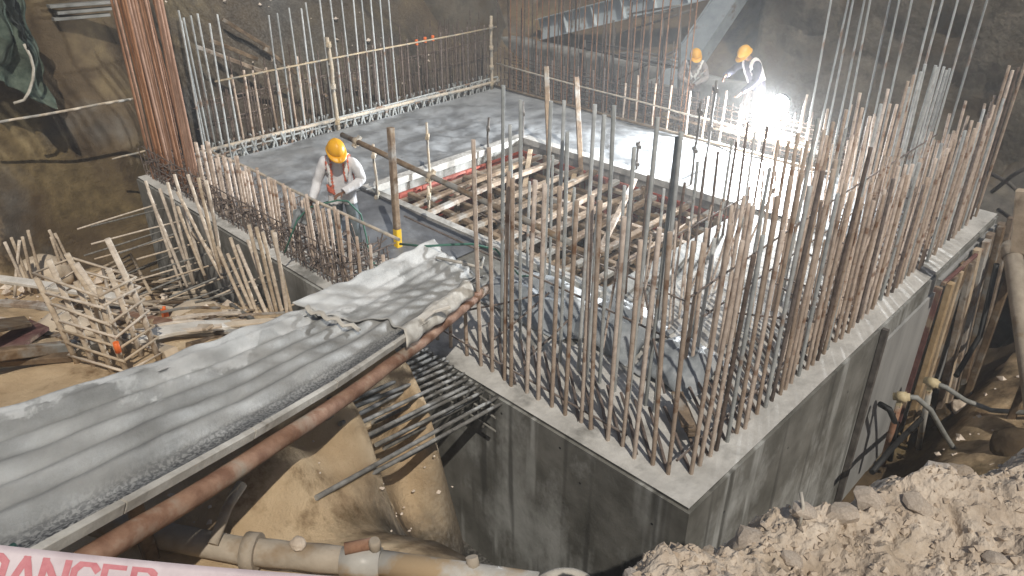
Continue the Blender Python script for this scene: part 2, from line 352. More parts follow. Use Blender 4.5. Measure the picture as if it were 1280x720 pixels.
def piece(name, me, root, p, rot=(0, 0, 0), sc=(1, 1, 1)):
    """child sharing mesh data, placed at world point p"""
    o = link(name, me, root); o.location = Vector(p) - WLOC[root.name]; o.rotation_euler = rot; o.scale = sc; WLOC[o.name] = Vector(p); return o

# ------------------------------------------------------------------ ground: one sheet (excavation, banks, cut faces)
BL, BW = 11.42, 8.88            # ring length (Y) and width (X)
TP = [  # x, y, z, dry (low values also dim the far walls), gravel
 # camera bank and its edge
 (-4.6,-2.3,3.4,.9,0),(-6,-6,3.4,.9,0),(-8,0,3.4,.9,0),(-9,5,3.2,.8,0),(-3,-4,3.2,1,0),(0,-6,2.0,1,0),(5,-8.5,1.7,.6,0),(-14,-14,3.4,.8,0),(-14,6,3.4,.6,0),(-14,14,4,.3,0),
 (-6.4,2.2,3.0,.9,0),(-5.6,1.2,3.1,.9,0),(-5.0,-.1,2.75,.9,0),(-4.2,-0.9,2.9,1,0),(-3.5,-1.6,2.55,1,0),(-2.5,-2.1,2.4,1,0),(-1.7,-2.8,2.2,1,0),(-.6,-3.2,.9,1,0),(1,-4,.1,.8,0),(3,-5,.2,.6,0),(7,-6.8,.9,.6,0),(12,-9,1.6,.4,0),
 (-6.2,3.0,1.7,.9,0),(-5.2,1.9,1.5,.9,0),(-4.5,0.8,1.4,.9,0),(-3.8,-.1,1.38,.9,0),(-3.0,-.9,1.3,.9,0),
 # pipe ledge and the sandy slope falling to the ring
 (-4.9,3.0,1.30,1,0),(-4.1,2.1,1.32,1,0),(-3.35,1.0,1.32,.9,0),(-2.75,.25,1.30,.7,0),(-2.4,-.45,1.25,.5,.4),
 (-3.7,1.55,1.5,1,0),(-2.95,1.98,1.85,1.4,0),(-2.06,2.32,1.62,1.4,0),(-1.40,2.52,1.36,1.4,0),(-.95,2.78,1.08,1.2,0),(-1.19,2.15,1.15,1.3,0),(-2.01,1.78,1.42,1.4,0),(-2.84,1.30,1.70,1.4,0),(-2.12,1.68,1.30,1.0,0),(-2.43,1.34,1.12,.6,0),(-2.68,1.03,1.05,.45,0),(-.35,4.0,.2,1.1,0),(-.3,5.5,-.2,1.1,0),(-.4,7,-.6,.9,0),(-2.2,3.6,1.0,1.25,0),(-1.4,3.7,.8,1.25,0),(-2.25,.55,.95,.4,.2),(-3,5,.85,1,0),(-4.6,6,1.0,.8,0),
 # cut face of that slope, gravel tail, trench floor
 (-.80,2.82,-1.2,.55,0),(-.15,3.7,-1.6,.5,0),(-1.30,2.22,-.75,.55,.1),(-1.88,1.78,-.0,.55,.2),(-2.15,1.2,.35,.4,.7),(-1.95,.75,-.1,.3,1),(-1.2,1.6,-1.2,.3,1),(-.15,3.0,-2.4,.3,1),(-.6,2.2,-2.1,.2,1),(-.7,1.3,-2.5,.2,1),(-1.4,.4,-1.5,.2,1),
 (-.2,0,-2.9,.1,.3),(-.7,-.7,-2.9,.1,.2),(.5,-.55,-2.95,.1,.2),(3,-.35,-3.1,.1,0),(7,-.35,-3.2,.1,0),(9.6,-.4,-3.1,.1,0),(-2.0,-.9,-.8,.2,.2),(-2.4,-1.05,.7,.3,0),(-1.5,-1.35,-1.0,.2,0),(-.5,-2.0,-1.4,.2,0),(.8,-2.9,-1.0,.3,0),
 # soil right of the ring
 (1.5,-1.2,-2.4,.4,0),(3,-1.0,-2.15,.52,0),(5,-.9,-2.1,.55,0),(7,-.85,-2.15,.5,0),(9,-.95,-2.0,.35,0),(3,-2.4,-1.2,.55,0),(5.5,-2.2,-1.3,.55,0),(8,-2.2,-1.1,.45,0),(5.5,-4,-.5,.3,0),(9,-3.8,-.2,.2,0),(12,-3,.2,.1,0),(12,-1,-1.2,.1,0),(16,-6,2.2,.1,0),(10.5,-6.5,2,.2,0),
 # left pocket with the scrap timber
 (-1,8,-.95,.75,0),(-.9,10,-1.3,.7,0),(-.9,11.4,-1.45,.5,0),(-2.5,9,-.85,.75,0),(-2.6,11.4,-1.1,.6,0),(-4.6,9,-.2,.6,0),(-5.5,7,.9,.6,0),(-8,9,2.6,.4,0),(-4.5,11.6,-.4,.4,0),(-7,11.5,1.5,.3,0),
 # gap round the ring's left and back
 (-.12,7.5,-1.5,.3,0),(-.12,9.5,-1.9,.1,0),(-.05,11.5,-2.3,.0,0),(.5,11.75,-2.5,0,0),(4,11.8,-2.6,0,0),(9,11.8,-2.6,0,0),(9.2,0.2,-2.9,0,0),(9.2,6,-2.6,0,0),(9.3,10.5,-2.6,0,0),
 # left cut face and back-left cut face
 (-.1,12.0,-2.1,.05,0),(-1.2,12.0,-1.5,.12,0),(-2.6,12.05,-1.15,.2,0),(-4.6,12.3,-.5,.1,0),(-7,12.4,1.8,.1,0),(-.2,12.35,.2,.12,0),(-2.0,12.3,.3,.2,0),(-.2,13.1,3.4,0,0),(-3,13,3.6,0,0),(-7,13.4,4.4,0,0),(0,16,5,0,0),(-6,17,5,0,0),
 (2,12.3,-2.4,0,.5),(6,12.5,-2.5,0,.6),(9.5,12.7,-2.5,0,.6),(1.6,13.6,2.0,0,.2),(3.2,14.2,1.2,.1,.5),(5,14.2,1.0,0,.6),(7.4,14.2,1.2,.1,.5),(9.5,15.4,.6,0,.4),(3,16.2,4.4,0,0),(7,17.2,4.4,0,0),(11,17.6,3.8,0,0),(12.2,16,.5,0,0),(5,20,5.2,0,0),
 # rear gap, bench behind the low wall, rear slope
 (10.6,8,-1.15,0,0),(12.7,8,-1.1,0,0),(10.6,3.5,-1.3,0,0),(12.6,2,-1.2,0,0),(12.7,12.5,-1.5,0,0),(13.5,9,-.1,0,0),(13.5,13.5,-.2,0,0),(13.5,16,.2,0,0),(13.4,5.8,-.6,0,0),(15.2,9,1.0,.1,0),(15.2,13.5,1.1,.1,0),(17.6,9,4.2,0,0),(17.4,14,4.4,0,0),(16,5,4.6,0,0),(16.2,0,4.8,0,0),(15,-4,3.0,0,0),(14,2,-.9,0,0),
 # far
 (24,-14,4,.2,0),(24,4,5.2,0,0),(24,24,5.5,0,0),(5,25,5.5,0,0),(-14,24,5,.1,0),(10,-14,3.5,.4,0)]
def build_ground():
    P = np.array([(a, b) for a, b, *_ in TP]); V = np.array([t[2:] for t in TP])
    vv, ee, tris, *_ = delaunay_2d_cdt([Vector(p) for p in P], [], [], 0, 1e-6)
    idx = [min(range(len(P)), key=lambda i: (P[i][0]-v.x)**2+(P[i][1]-v.y)**2) for v in vv]
    x0, x1, y0, y1, st = -12.0, 22.0, -12.0, 22.0, 0.11
    nx, ny = int((x1-x0)/st)+1, int((y1-y0)/st)+1
    gx = x0+np.arange(nx)*st; gy = y0+np.arange(ny)*st
    G = np.zeros((ny, nx, 3)); G[:, :, 0] = 3.5
    for t in tris:
        (ax, ay), (bx, by), (cx, cy) = [vv[i] for i in t]
        i0, i1 = np.searchsorted(gx, [min(ax,bx,cx)-1e-6, max(ax,bx,cx)+1e-6]); j0, j1 = np.searchsorted(gy, [min(ay,by,cy)-1e-6, max(ay,by,cy)+1e-6])
        if i1 <= i0 or j1 <= j0: continue
        X, Y = np.meshgrid(gx[i0:i1], gy[j0:j1])
        det = (by-cy)*(ax-cx)+(cx-bx)*(ay-cy)
        if abs(det) < 1e-9: continue
        w0 = ((by-cy)*(X-cx)+(cx-bx)*(Y-cy))/det; w1 = ((cy-ay)*(X-cx)+(ax-cx)*(Y-cy))/det; w2 = 1-w0-w1
        m = (w0 > -1e-6) & (w1 > -1e-6) & (w2 > -1e-6)
        val = w0[..., None]*V[idx[t[0]]]+w1[..., None]*V[idx[t[1]]]+w2[..., None]*V[idx[t[2]]]
        sub = G[j0:j1, i0:i1]; sub[m] = val[m]
    for _ in range(2):
        Q = np.pad(G, ((1,1),(1,1),(0,0)), mode='edge')
        G = (Q[1:-1,1:-1]*2+Q[:-2,1:-1]+Q[2:,1:-1]+Q[1:-1,:-2]+Q[1:-1,2:])/6
    verts = []
    for j in range(ny):
        for i in range(nx):
            x, y, z = gx[i], gy[j], G[j, i, 0]
            n1 = noise.fractal(Vector((x*.55, y*.55, z*.55)), 1.0, 2.0, 3)
            n2 = noise.fractal(Vector((x*2.3+9, y*2.3, z*2.3)), 0.9, 2.1, 3)
            k = 0.45 if (-5 < x < 0 and -1 < y < 6) else 1.0
            inbox = -.15 < x < BW+.1 and -.1 < y < BL+.1
            dx = 0.20*n1*k; dy = 0.20*noise.noise(Vector((x*.8, y*.8, z*.9+5)))*k
            dz = (0.10*n1+0.085*n2)*k
            if x > -0.9 and -1.0 < y < 12.2 and x < 9.3: dx *= .2; dy *= .2
            verts.append((x+dx, y+dy, (min(z, -2.6) if inbox else z)+dz))
    nV = len(verts)
    ix = lambda i, j: j*nx+i
    faces = [(ix(i,j), ix(i+1,j), ix(i+1,j+1), ix(i,j+1)) for j in range(ny-1) for i in range(nx-1)]
    # apron to the horizon
    edge = [ix(i,0) for i in range(nx)]+[ix(nx-1,j) for j in range(1,ny)]+[ix(i,ny-1) for i in range(nx-2,-1,-1)]+[ix(0,j) for j in range(ny-2,0,-1)]
    o = nV
    for e in edge:
        x, y, z = verts[e]; d = Vector((x-5, y-5, 0)).normalized()*400; verts.append((x+d.x, y+d.y, 5.0))
    ne = len(edge)
    faces += [(edge[k], o+k, o+(k+1) % ne, edge[(k+1) % ne]) for k in range(ne)]
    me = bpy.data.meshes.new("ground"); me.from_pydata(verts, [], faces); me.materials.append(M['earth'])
    me.polygons.foreach_set('use_smooth', [True]*len(faces))
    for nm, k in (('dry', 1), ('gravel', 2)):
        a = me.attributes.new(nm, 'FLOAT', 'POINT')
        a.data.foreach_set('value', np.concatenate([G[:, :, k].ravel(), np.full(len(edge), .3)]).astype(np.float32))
    me.update(); g = link("ground", me); tag(g, kind='structure'); return G, gx, gy
GR, GX, GY = build_ground()
def gz(x, y):
    i = min(max(int(round((x-GX[0])/.11)), 0), len(GX)-1); j = min(max(int(round((y-GY[0])/.11)), 0), len(GY)-1)
    return float(GR[j, i, 0])

# rubble heap on the near bank
def heap_h(x, y):
    return 0
def build_rubble():
    mb = MB()
    # local frame: s along the crest, t across it (towards the trench)
    A = Vector((-3.35, -1.08, 0)); B = Vector((-.2, -2.75, 0)); d = (B-A).normalized(); n = Vector((-d.y, d.x, 0))
    L = (B-A).length
    def fn(u, v):
        sfrac = u*1.0; s = sfrac*L; t = -2.2+v*3.0
        w = 0.16*noise.noise(Vector((s*1.1, 3, 0)))+0.10*noise.noise(Vector((s*3.1, 8, 0)))
        tt = t+w
        crest = 2.80+0.09*noise.noise(Vector((s*1.1, 1, 4)))-max(0, .55-s)*0.55-max(0, s-2.5)**2*1.2
        if tt < 0: z = crest+tt*0.10-max(0, -tt-1.2)*.10
        else: z = crest-tt*tt*1.2-tt*1.5
        p = A+d*s+n*t
        q = Vector((p.x, p.y, 0))
        z += 0.085*noise.fractal(q*2.6, 0.8, 2.0, 5)+0.022*noise.noise(q*8)+0.020*noise.noise(q*19)-.07*max(0, noise.noise(q*9.5+Vector((2, 2, 0)))-.42)+.012*noise.noise(q*41)
        c = noise.cell_vector(q*5.5); 
        z += 0.012*(c.x-.5)*max(0, noise.noise(q*1.7)+.35)
        z += -0.10*max(0, noise.noise(q*3.3+Vector((7, 0, 0)))-.38)
        return (p.x+.03*noise.noise(q*9), p.y+.03*noise.noise(q*9+Vector((4, 4, 4))), z)
    mb.grid(fn, 290, 250)
    o = mb.build("rubble_heap", M['rubble']); tag(o, kind='structure')
    me = o.data; me.polygons.foreach_set('use_smooth', [False]*len(me.polygons)); 
    return fn
rub = build_rubble()
def stone_mesh(seed, r=1.0, sub=2):
    bm = bmesh.new(); bmesh.ops.create_icosphere(bm, subdivisions=sub, radius=r)
    for v in bm.verts:
        q = v.co*1.3+Vector((seed*7.3, seed*2.1, 0)); v.co *= 1+0.38*noise.noise(q)+0.15*noise.noise(q*2.7)
        v.co.z *= .72; v.co.x *= 1.15
    me = bpy.data.meshes.new("stone"); bm.to_mesh(me); bm.free(); me.materials.append(M['stone']); return me
STONES = [stone_mesh(i) for i in range(6)]
big = [(.22,.735,.05),(.30,.70,.045),(.12,.71,.04),(.38,.735,.06),(.47,.715,.05),(.05,.73,.05),(.55,.74,.055),(.62,.70,.045),(.42,.56,.03),(.25,.58,.03),(.5,.62,.032),(.36,.63,.028),(.27,.74,.06),(.52,.745,.07),(.43,.745,.065),(.34,.745,.05),(.02,.70,.06)]
for i, (u, v, r) in enumerate(big):
    p = rub(u, v); o = link("stone", STONES[i % 6]); o.location = (p[0], p[1], p[2]+r*.15)
    k = r; o.scale = (k, k*rnd.uniform(.75, 1.1), k*rnd.uniform(.8, 1.1)); o.rotation_euler = (rnd.uniform(-.5,.5), rnd.uniform(-.5,.5), rnd.uniform(0,6))
    tag(o, "pale rough stone lying loose on the sunlit rubble heap in the right foreground", "stone", "loose stones on the rubble heap")
mbp = MB()
for i in range(7000):
    u, v = rnd.random()*.85, .25+rnd.random()*.55
    p = Vector(rub(u, v)); r = .003+.022*rnd.random()**3.0
    src = STONES[i % 6]
    if i % 3 == 0: vs = [(0,0,.9),(1,0,0),(.2,.9,.1),(-.9,.3,-.1),(-.2,-.9,.1),(0,0,-.7)]
    elif i % 3 == 1: vs = [(0.1,0,.8),(.8,.2,0),(.1,1.1,.0),(-.8,.2,-.1),(-.3,-.8,.2),(0,0,-.7)]
    else: vs = [(-.2,.1,.7),(1.1,-.1,0),(.3,.7,.2),(-1.,.2,.1),(.2,-.9,0),(0,0,-.7)]
    R = Matrix.Rotation(rnd.uniform(0,6.28), 3, 'Z') @ Matrix.Rotation(rnd.uniform(-.6,.6), 3, 'X')
    mbp.add([p+R@(Vector(q)*r) for q in vs], [(0,1,2),(0,2,3),(0,3,4),(0,4,1),(5,2,1),(5,3,2),(5,4,3),(5,1,4)])
o = mbp.build("gravel", M['stone']); tag(o, "small pale stones and crumbs scattered over the rubble heap", "gravel", kind='stuff')
# crumbs on the sandy bank and trench tail
mbp = MB()
def crumbs(mb, n, x0, x1, y0, y1, ra, rb):
    for i in range(n):
        x, y = rnd.uniform(x0, x1), rnd.uniform(y0, y1); r = ra+(rb-ra)*rnd.random()**3
        p = Vector((x, y, gz(x, y)+r*.2)); R = Matrix.Rotation(rnd.uniform(0,6.28), 3, 'Z')
        vs = [(0.1,0,.8),(.8,.2,0),(.1,1.1,.0),(-.8,.2,-.1),(-.3,-.8,.2),(0,0,-.7)]
        mb.add([p+R@(Vector(q)*r) for q in vs], [(0,1,2),(0,2,3),(0,3,4),(0,4,1),(5,2,1),(5,3,2),(5,4,3),(5,1,4)])
crumbs(mbp, 160, -4.4, -.4, .2, 4, .008, .03); crumbs(mbp, 200, -2.2, -.3, .0, 2.4, .01, .035)
crumbs(mbp, 160, -3.5, -.3, 6.5, 11.5, .03, .12); crumbs(mbp, 120, 2, 8, -3, -.8, .02, .10); crumbs(mbp, 160, 1, 10, 12.2, 15, .02, .08)
o = mbp.build("soil_crumbs", M['stone']); tag(o, "small lumps of dry soil strewn over the banks", "soil lumps", kind='stuff')

# rear sprayed-concrete face
def rear_fn(u, v):
    y = -9+u*16.2; z = -1.6+v*6.6; x = 13.9+.10*z+0.05*max(0, z)**1.5
    q = Vector((y*.35, z*.5, 2)); x += .35*noise.fractal(q, 1, 2, 4)+.1*noise.noise(Vector((y*2, z*2, 1)))
    return (x, y, z)
mb = MB(); mb.grid(rear_fn, 110, 50, thick=.3); o = mb.build("rear_wall", M['shotcrete']); tag(o, kind='structure')
def hump_fn(u, v):   # smooth sprayed buttress behind the back corner
    a = u*math.pi; r = 1.9*(1-.35*v); z = -2.4+v*4.6
    return (12.0+r*math.cos(a)*1.1+.25*noise.noise(Vector((u*3, v*2, 0))), 16.2-r*math.sin(a)*1.2+v*.7, z)
mb = MB(); mb.grid(hump_fn, 40, 24); o = mb.build("sprayed_buttress", M['shotcrete']); tag(o, kind='structure')

# ------------------------------------------------------------------ the concrete ring
VX0, VX1, VY0, VY1 = 2.5, 6.2, 3.0, 7.9          # the open void
BOT = -3.6
def ring_bm():
    bm = bmesh.new()
    def rect(x0, y0, x1, y1, z): return [bm.verts.new(p) for p in ((x0,y0,z),(x1,y0,z),(x1,y1,z),(x0,y1,z))]
    ot, it, ob = rect(0,0,BW,BL,0), rect(VX0,VY0,VX1,VY1,0), rect(0,0,BW,BL,BOT)
    ib = rect(VX0,VY0,VX1,VY1,BOT)
    for k in range(4):
        j = (k+1) % 4
        bm.faces.new((ob[k], ob[j], ot[j], ot[k])); bm.faces.new((ot[k], ot[j], it[j], it[k])); bm.faces.new((it[k], it[j], ib[j], ib[k]))
        bm.faces.new((ib[k], ib[j], ob[j], ob[k]))
    bmesh.ops.bevel(bm, geom=[e for e in bm.edges if all(v.co.z > -.01 for v in e.verts) and len(set((v in ot) for v in e.verts)) == 1 and all(v in ot for v in e.verts)], offset=.03, segments=2, affect='EDGES')
    return bm
ring = wthing("concrete_ring", (0, 0, -3), "large rectangular cast concrete foundation ring with streaked grey faces and an open timbered shaft", "foundation")
bm = ring_bm(); me = bpy.data.meshes.new("ring_wall"); bm.to_mesh(me); bm.free(); me.materials.append(M['concrete'])
me.transform(Matrix.Translation((0, 0, 3))); o = link("ring_wall", me, ring); WLOC[o.name] = WLOC[ring.name]
def slab(name, mat, x0, y0, x1, y1, z, amp, nu, nv, sc=1.6):
    mb = MB()
    def fn(u, v):
        x, y = x0+(x1-x0)*u, y0+(y1-y0)*v; e = min(u, 1-u, v, 1-v)*min(nu, nv)
        return (x, y, z+amp*noise.fractal(Vector((x*sc, y*sc, 3)), .8, 2, 4)*min(1, e))
    mb.grid(fn, nu, nv); return part(mb, name, mat, ring)
# top skins: pale dusty kerb round the outside and grey wet fresh concrete between the bar rows
slab("top_skin", M['top'], .02, .02, 1.25, BL-.02, .012, .012, 30, 160, 5)
slab("top_skin", M['top'], 1.2, .02, BW-.02, 2.4, .010, .012, 130, 40, 5)
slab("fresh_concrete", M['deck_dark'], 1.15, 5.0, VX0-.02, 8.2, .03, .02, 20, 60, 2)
slab("fresh_concrete", M['deck'], .5, VY1+.1, BW-.3, BL-.45, .05, .05, 110, 50, 1.5)
slab("fresh_concrete", M['deck'], VX1+.1, .6, BW-.35, VY1+.2, .045, .04, 40, 100, 1.5)
# liner strips along the shaft edge
for nm, lo, hi in (("edge_strip", (VX0-.12, VY1-.02, -.03), (VX1+.1, VY1+.16, .09)), ("edge_strip", (VX1-.02, VY0-.1, -.03), (VX1+.16, VY1-.03, .085)), ("edge_strip", (VX0-.10, VY0-.1, -.03), (VX0+.03, VY1-.03, .07))):
    mb = MB(); mb.box(lo, hi); part(mb, nm, M['top'], ring)
# ------------------------------------------------------------------ reinforcing bars
def bar_mesh(mat, r, seed, seg=5, bend=.012):
    rr = random.Random(seed); mb = MB(); ax, ay = rr.uniform(-bend, bend), rr.uniform(-bend, bend)
    pts = [(ax*math.sin(3.1*k/seg+seed), ay*math.sin(2.3*k/seg+seed*2), k/seg) for k in range(seg+1)]
    rs = [r*(1+rr.uniform(-.06, .06)) for _ in pts]
    mb.tube(pts, rs, 8); me = bpy.data.meshes.new("rebar"); me.from_pydata(mb.v, [], mb.f)
    me.polygons.foreach_set('use_smooth', mb.sm); me.materials.append(mat); me.update(); return me
BAR = {}
def bars_of(matname, r):
    k = (matname, r)
    if k not in BAR: BAR[k] = [bar_mesh(M[matname], r, i+len(BAR)*5) for i in range(4)]
    return BAR[k]
NREB = 0
ORD = 'first second third fourth fifth sixth seventh eighth ninth tenth eleventh twelfth thirteenth fourteenth fifteenth sixteenth seventeenth eighteenth nineteenth twentieth'.split()
def rebar(x, y, h, matname, r, label, group, lean=(0, 0), z0=-.05, cat="rebar", name="rebar"):
    global NREB; NREB += 1
    o = link(name, rnd.choice(bars_of(matname, r)))
    o.location = (x, y, z0); o.scale = (1, 1, h-z0)
    o.rotation_euler = (-lean[1]+rnd.gauss(0, .010), lean[0]+rnd.gauss(0, .010), rnd.uniform(0, 6.28))
    return tag(o, label, cat, group)
j = lambda s=.015: rnd.gauss(0, s)
# near side, outer face: short rusty bars alternate with tall grey ones
for k in range(15):
    y = .40+k*.178
    rebar(.25+j(.01), y+j(.015), 2.38+j(.05)+(.24 if y > 2.6 else 0), 'rebar_tan', .022, f"shorter tan bar in the front row, {ORD[k]} from the front corner", "tan bars in the front row")
for k in range(13):
    y = .98+k*.185
    rebar(.92+j(.02), y+j(.03), 2.97+j(.05)-(.3 if k % 4 == 3 else 0), 'rebar_grey', .020, f"tall grey bar in the front row, {ORD[k]} from the front corner", "tall grey bars in the front row")
for k in range(36):
    y = 5.3+k*.115
    rebar(.27+j(), y+j(.02), 1.08+j(.06), 'rebar_tan', .022, "waist-high rusty bar below the handrail on the wall left of the chute", "waist-high bars left of the chute")
# tall rusty curtain at the left corner
for k in range(20):
    rebar(.30+j(.02), 9.55+k*.080, 6.6+j(.3), 'rebar_rust', .023, "very tall rust-red bar in the dense curtain at the left corner", "rust-red curtain of tall bars")
for k in range(12):
    rebar(.18+k*.072, 11.12+j(.02), 6.6+j(.3), 'rebar_rust', .023, "very tall rust-red bar in the dense curtain at the left corner", "rust-red curtain of tall bars")
for k in range(7):
    rebar(1.12+k*.095+(0.14 if k == 6 else 0), 11.05+j(.03), 2.62+j(.06)-(.12*(k > 4)), 'rebar_grey', .018, f"pale grey head-high bar, {ORD[k]} to the right of the rust-red curtain", "pale grey bars beside the rust curtain")
# back-left row
for k in range(30):
    x = 1.95+k*.225
    o = rebar(x+j(.02), 11.10+j(), 1.52+j(.04), 'rebar_tan' if k < 8 else 'rebar_dark', .020, "dull bar reaching the upper rail in the row along the back left edge", "rail-high bars along the back left edge")
    if k in (19, 20, 21):
        c = MB(); c.tube([(0, 0, .93), (0, 0, 1.0), (0, 0, 1.006)], [.036, .036, .02], 8)
        cap = c.build("safety_cap", M['orange'], o); o['label'] = "dull bar with a bright orange cap in the row along the back left edge"; o['group'] = "orange-capped bars"
for k in range(13):
    x = 2.75+k*.235
    rebar(x+j(.02), 11.0+j(), (2.5+.02*k if k < 7 else 3.3)+j(.06), 'rebar_grey', .017, f"tall light bar rising above the back left rail, {ORD[k]} from the left", "tall light bars along the back left edge")
# back-right row: low bars in the lamp light, very tall slender ones at the right
for k in range(26):
    y = 10.9-k*.40
    rebar(8.6+j(), y+j(.03), (.95 if y > 3.4 else 1.25)+j(.07), 'rebar_dark' if y > 7.5 else 'rebar_tan', .020, "chest-high bar in the back right row where the two far workers stand", "bars in the back right row")
for k in range(13):
    y = 3.25-k*.185
    rebar(8.68+j(.04), y+j(.03), 5.2+j(.3), 'rebar_grey', .018, f"very tall slender pale bar right of the lamp, {ORD[k]} from the lamp", "slender pale bars at the back right")
# right side, outer face
for k in range(54):
    x = .42+k*.152
    h = 2.47 if x < 2.4 else (2.25 if x < 3.2 else 1.72+.03*(x-3.2))
    if k % 9 == 4: h -= .25
    if x > 7.6: h += .35+.35*rnd.random()
    rebar(x+j(.015), .25+j(.012), h+max(-.5, j(.15)), 'rebar_dark' if k % 7 == 3 else 'rebar_grey' if k % 5 == 4 else 'rebar_tan', .021, "rust-tan bar of the dense outer row along the right-hand kerb", "outer row of bars on the right wall")
# right side, second row
for k in range(36):
    x = 1.6+k*.19
    g = x > 7.0 or k % 5 == 2
    rebar(x+j(.03), 1.15+j(.02), (2.22 if x > 3 else 1.75)+j(.12)+(.3 if k % 11 == 7 else 0), 'rebar_grey' if g else 'rebar_tan', .021, "bar of the second row on the right wall, behind the outer row", "second row of bars on the right wall")
# inner faces beside the shaft
for k in range(10):
    rebar(2.28+j(.02), 1.5+k*.36+j(.03), 1.55+j(.1), 'rebar_grey', .019, f"grey bar at the shaft's front edge, {ORD[k]} from its right end", "bars on the shaft's front edge")
for k in range(14):
    rebar(2.5+k*.27+j(.03), 2.72+j(.02), 1.45+j(.14), 'rebar_dark' if k % 3 else 'rebar_grey', .020, "dark bar close to the shaft on the right-hand side of the ring", "bars on the shaft's right edge")

# distribution bars, ties and the low thicket between the rows: past counting
def stuff_bars(name, mat, label, segs, r=.013, n=5):
    mb = MB()
    for p, q in segs:
        p, q = Vector(p), Vector(q); m = p.lerp(q, .5)+Vector((j(.012), j(.012), j(.01)))
        mb.tube([p, m, q], r, n, cap=False)
    o = mb.build(name, mat); return tag(o, label, "rebar ties", kind='stuff')
for k in range(9):
    y = 3.15+k*.24
    rebar(.27+j(), y+j(.02), .85+j(.06), 'rebar_tan', .021, "short rusty bar under the mouth of the chute on the near wall top", "short bars under the chute mouth")
seg = []
for z in (.16, ): seg.append(((.28, .9, z), (.28, 5.2, z+.05)))
for z in (.27, ): seg.append(((.2, .30, z), (8.6, .30, z+.03)))
seg += [((.95, 1.0, .92), (.95, 5, .95)), ((2.0, 1.20, .6), (8.6, 1.2, .65)), ((1.5, 1.1, 1.1), (8.5, 1.1, 1.15)), ((2.3, 1.3, .5), (2.3, 5, .55)), ((2.4, 2.7, .5), (6.2, 2.7, .5)), ((.62, .75, .55), (1.25, 1.5, 1.15))]
for k in range(6): y = 2.2+k*.5; seg.append(((.28, y, .55+j(.1)), (1.2+j(.1), y+j(.2), .45+j(.1))))
for k in range(11): x = 2.8+k*.5; seg.append(((x, .28, .5+j(.12)), (x+j(.12), 1.15, .45+j(.12))))
stuff_bars("rebar_ties", M['rebar_dark'], "thin rusty cross ties and spacer bars low between the rows of uprights", seg)
seg = []
for k in range(60):
    y = 5.2+k*.105
    for x in (.18, .46, .8):
        seg.append(((x, y+j(.02), -.02), (x+j(.04), y+j(.08), .42+.25*rnd.random())))
for z in (.12, .26, .4, .55): seg.append(((.18, 5.2, z), (.18, 11.3, z))); seg.append(((.46, 5.2, z), (.46, 11.3, z)))
for k in range(90): y = 5.2+k*.068; seg.append(((.12, y, .1+.4*rnd.random()), (1.0, y+j(.1), .1+.4*rnd.random())))
stuff_bars("rebar_thicket", M['rebar_dark'], "dense low thicket of rusty ties on the wall top left of the chute", seg, .010)
seg = []
for k in range(74):
    x = .9+k*.104; a = .10 if k % 2 else -.10
    seg.append(((x, 10.98, .02), (x+a, 10.98, .30))); seg.append(((x, 11.22, .0), (x-a, 11.22, .34)))
for z in (.18, .30): seg.append(((.9, 11.0, z), (8.6, 11.0, z)))
stuff_bars("rebar_lacing", M['rebar_grey'], "zigzag lacing of pale ties along the foot of the back left row", seg, .022)
seg = []
for z in np.arange(-1.6, .75, .17):
    for x in (9.0, 9.25): seg.append(((x, 1.5, z), (x, 11.2, z+.04)))
for k in range(60): y = 11.2-k*.16; seg.append(((9.05, y, -2.4), (9.05, y, .75+.3*rnd.random())))
for k in range(26): y = 11.5-k*.21; seg.append(((9.15+j(.1), y, -2.4), (9.15+j(.1), y, 2.4+j(.6))))
for z in (-.3, .15, .6, 1.0): seg.append(((1.5, 11.62, z), (9, 11.62, z+.03)))
for k in range(76): x = 1.5+k*.10; seg.append(((x, 11.62, -2), (x+j(.03), 11.62, .9+.9*rnd.random())))
for k in range(60): x = 2+k*.12; seg.append(((x, 12.0, -2.4), (x+j(.03), 12.0, .3+1.2*rnd.random())))
for z in (-.6, -.1, .4, .8): seg.append(((1.5, 12.0, z), (9.2, 12.02, z+.05)))
stuff_bars("rebar_grid", M['rebar_dark'], "dark rusty grid of bars behind the back edges of the ring", seg, .014)
seg = []
for k in range(26): seg.append(((8.95+j(.05), 10.9-k*.2, -1), (8.95+j(.05), 10.9-k*.2, 4.6+j(.5))))
stuff_bars("tall_rear_bars", M['rebar_rust'], "faint tall rusty bars behind the back right row, left of the far workers", seg, .014)
seg = []
for k in range(42): x = 2.6+k*.140; seg.append(((x, .42+j(.04), 0), (x+j(.05), .42+j(.04), 1.35+.75*rnd.random())))
stuff_bars("further_bars", M['rebar_tan'], "further rusty uprights packed just behind the outer rows", seg, .0185, 7)
seg = []
for k in range(40):
    x = 2.6+k*.15; seg.append(((x, .45+j(.04), 0), (x+j(.02), .45+j(.04), .9+.6*rnd.random())))
for k in range(46):
    x = 1.2+k*.16; seg.append(((x, 1.9+j(.08), 0), (x+j(.02), 1.9+j(.08), 1.15+.3*rnd.random())))
stuff_bars("short_bars", M['rebar_tan'], "many short uprights packed between the tall rows on the right side", seg, .015)

# dark rods laid along the bars' shadow lines, drawing those shadows as solids
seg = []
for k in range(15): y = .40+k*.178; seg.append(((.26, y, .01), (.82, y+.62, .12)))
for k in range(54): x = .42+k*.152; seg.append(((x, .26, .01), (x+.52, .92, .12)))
stuff_bars("shadow_rods", M['rebar_dark'], "dark rods added as bar shadows along the foot of the front and right rows", seg, .017, 6)

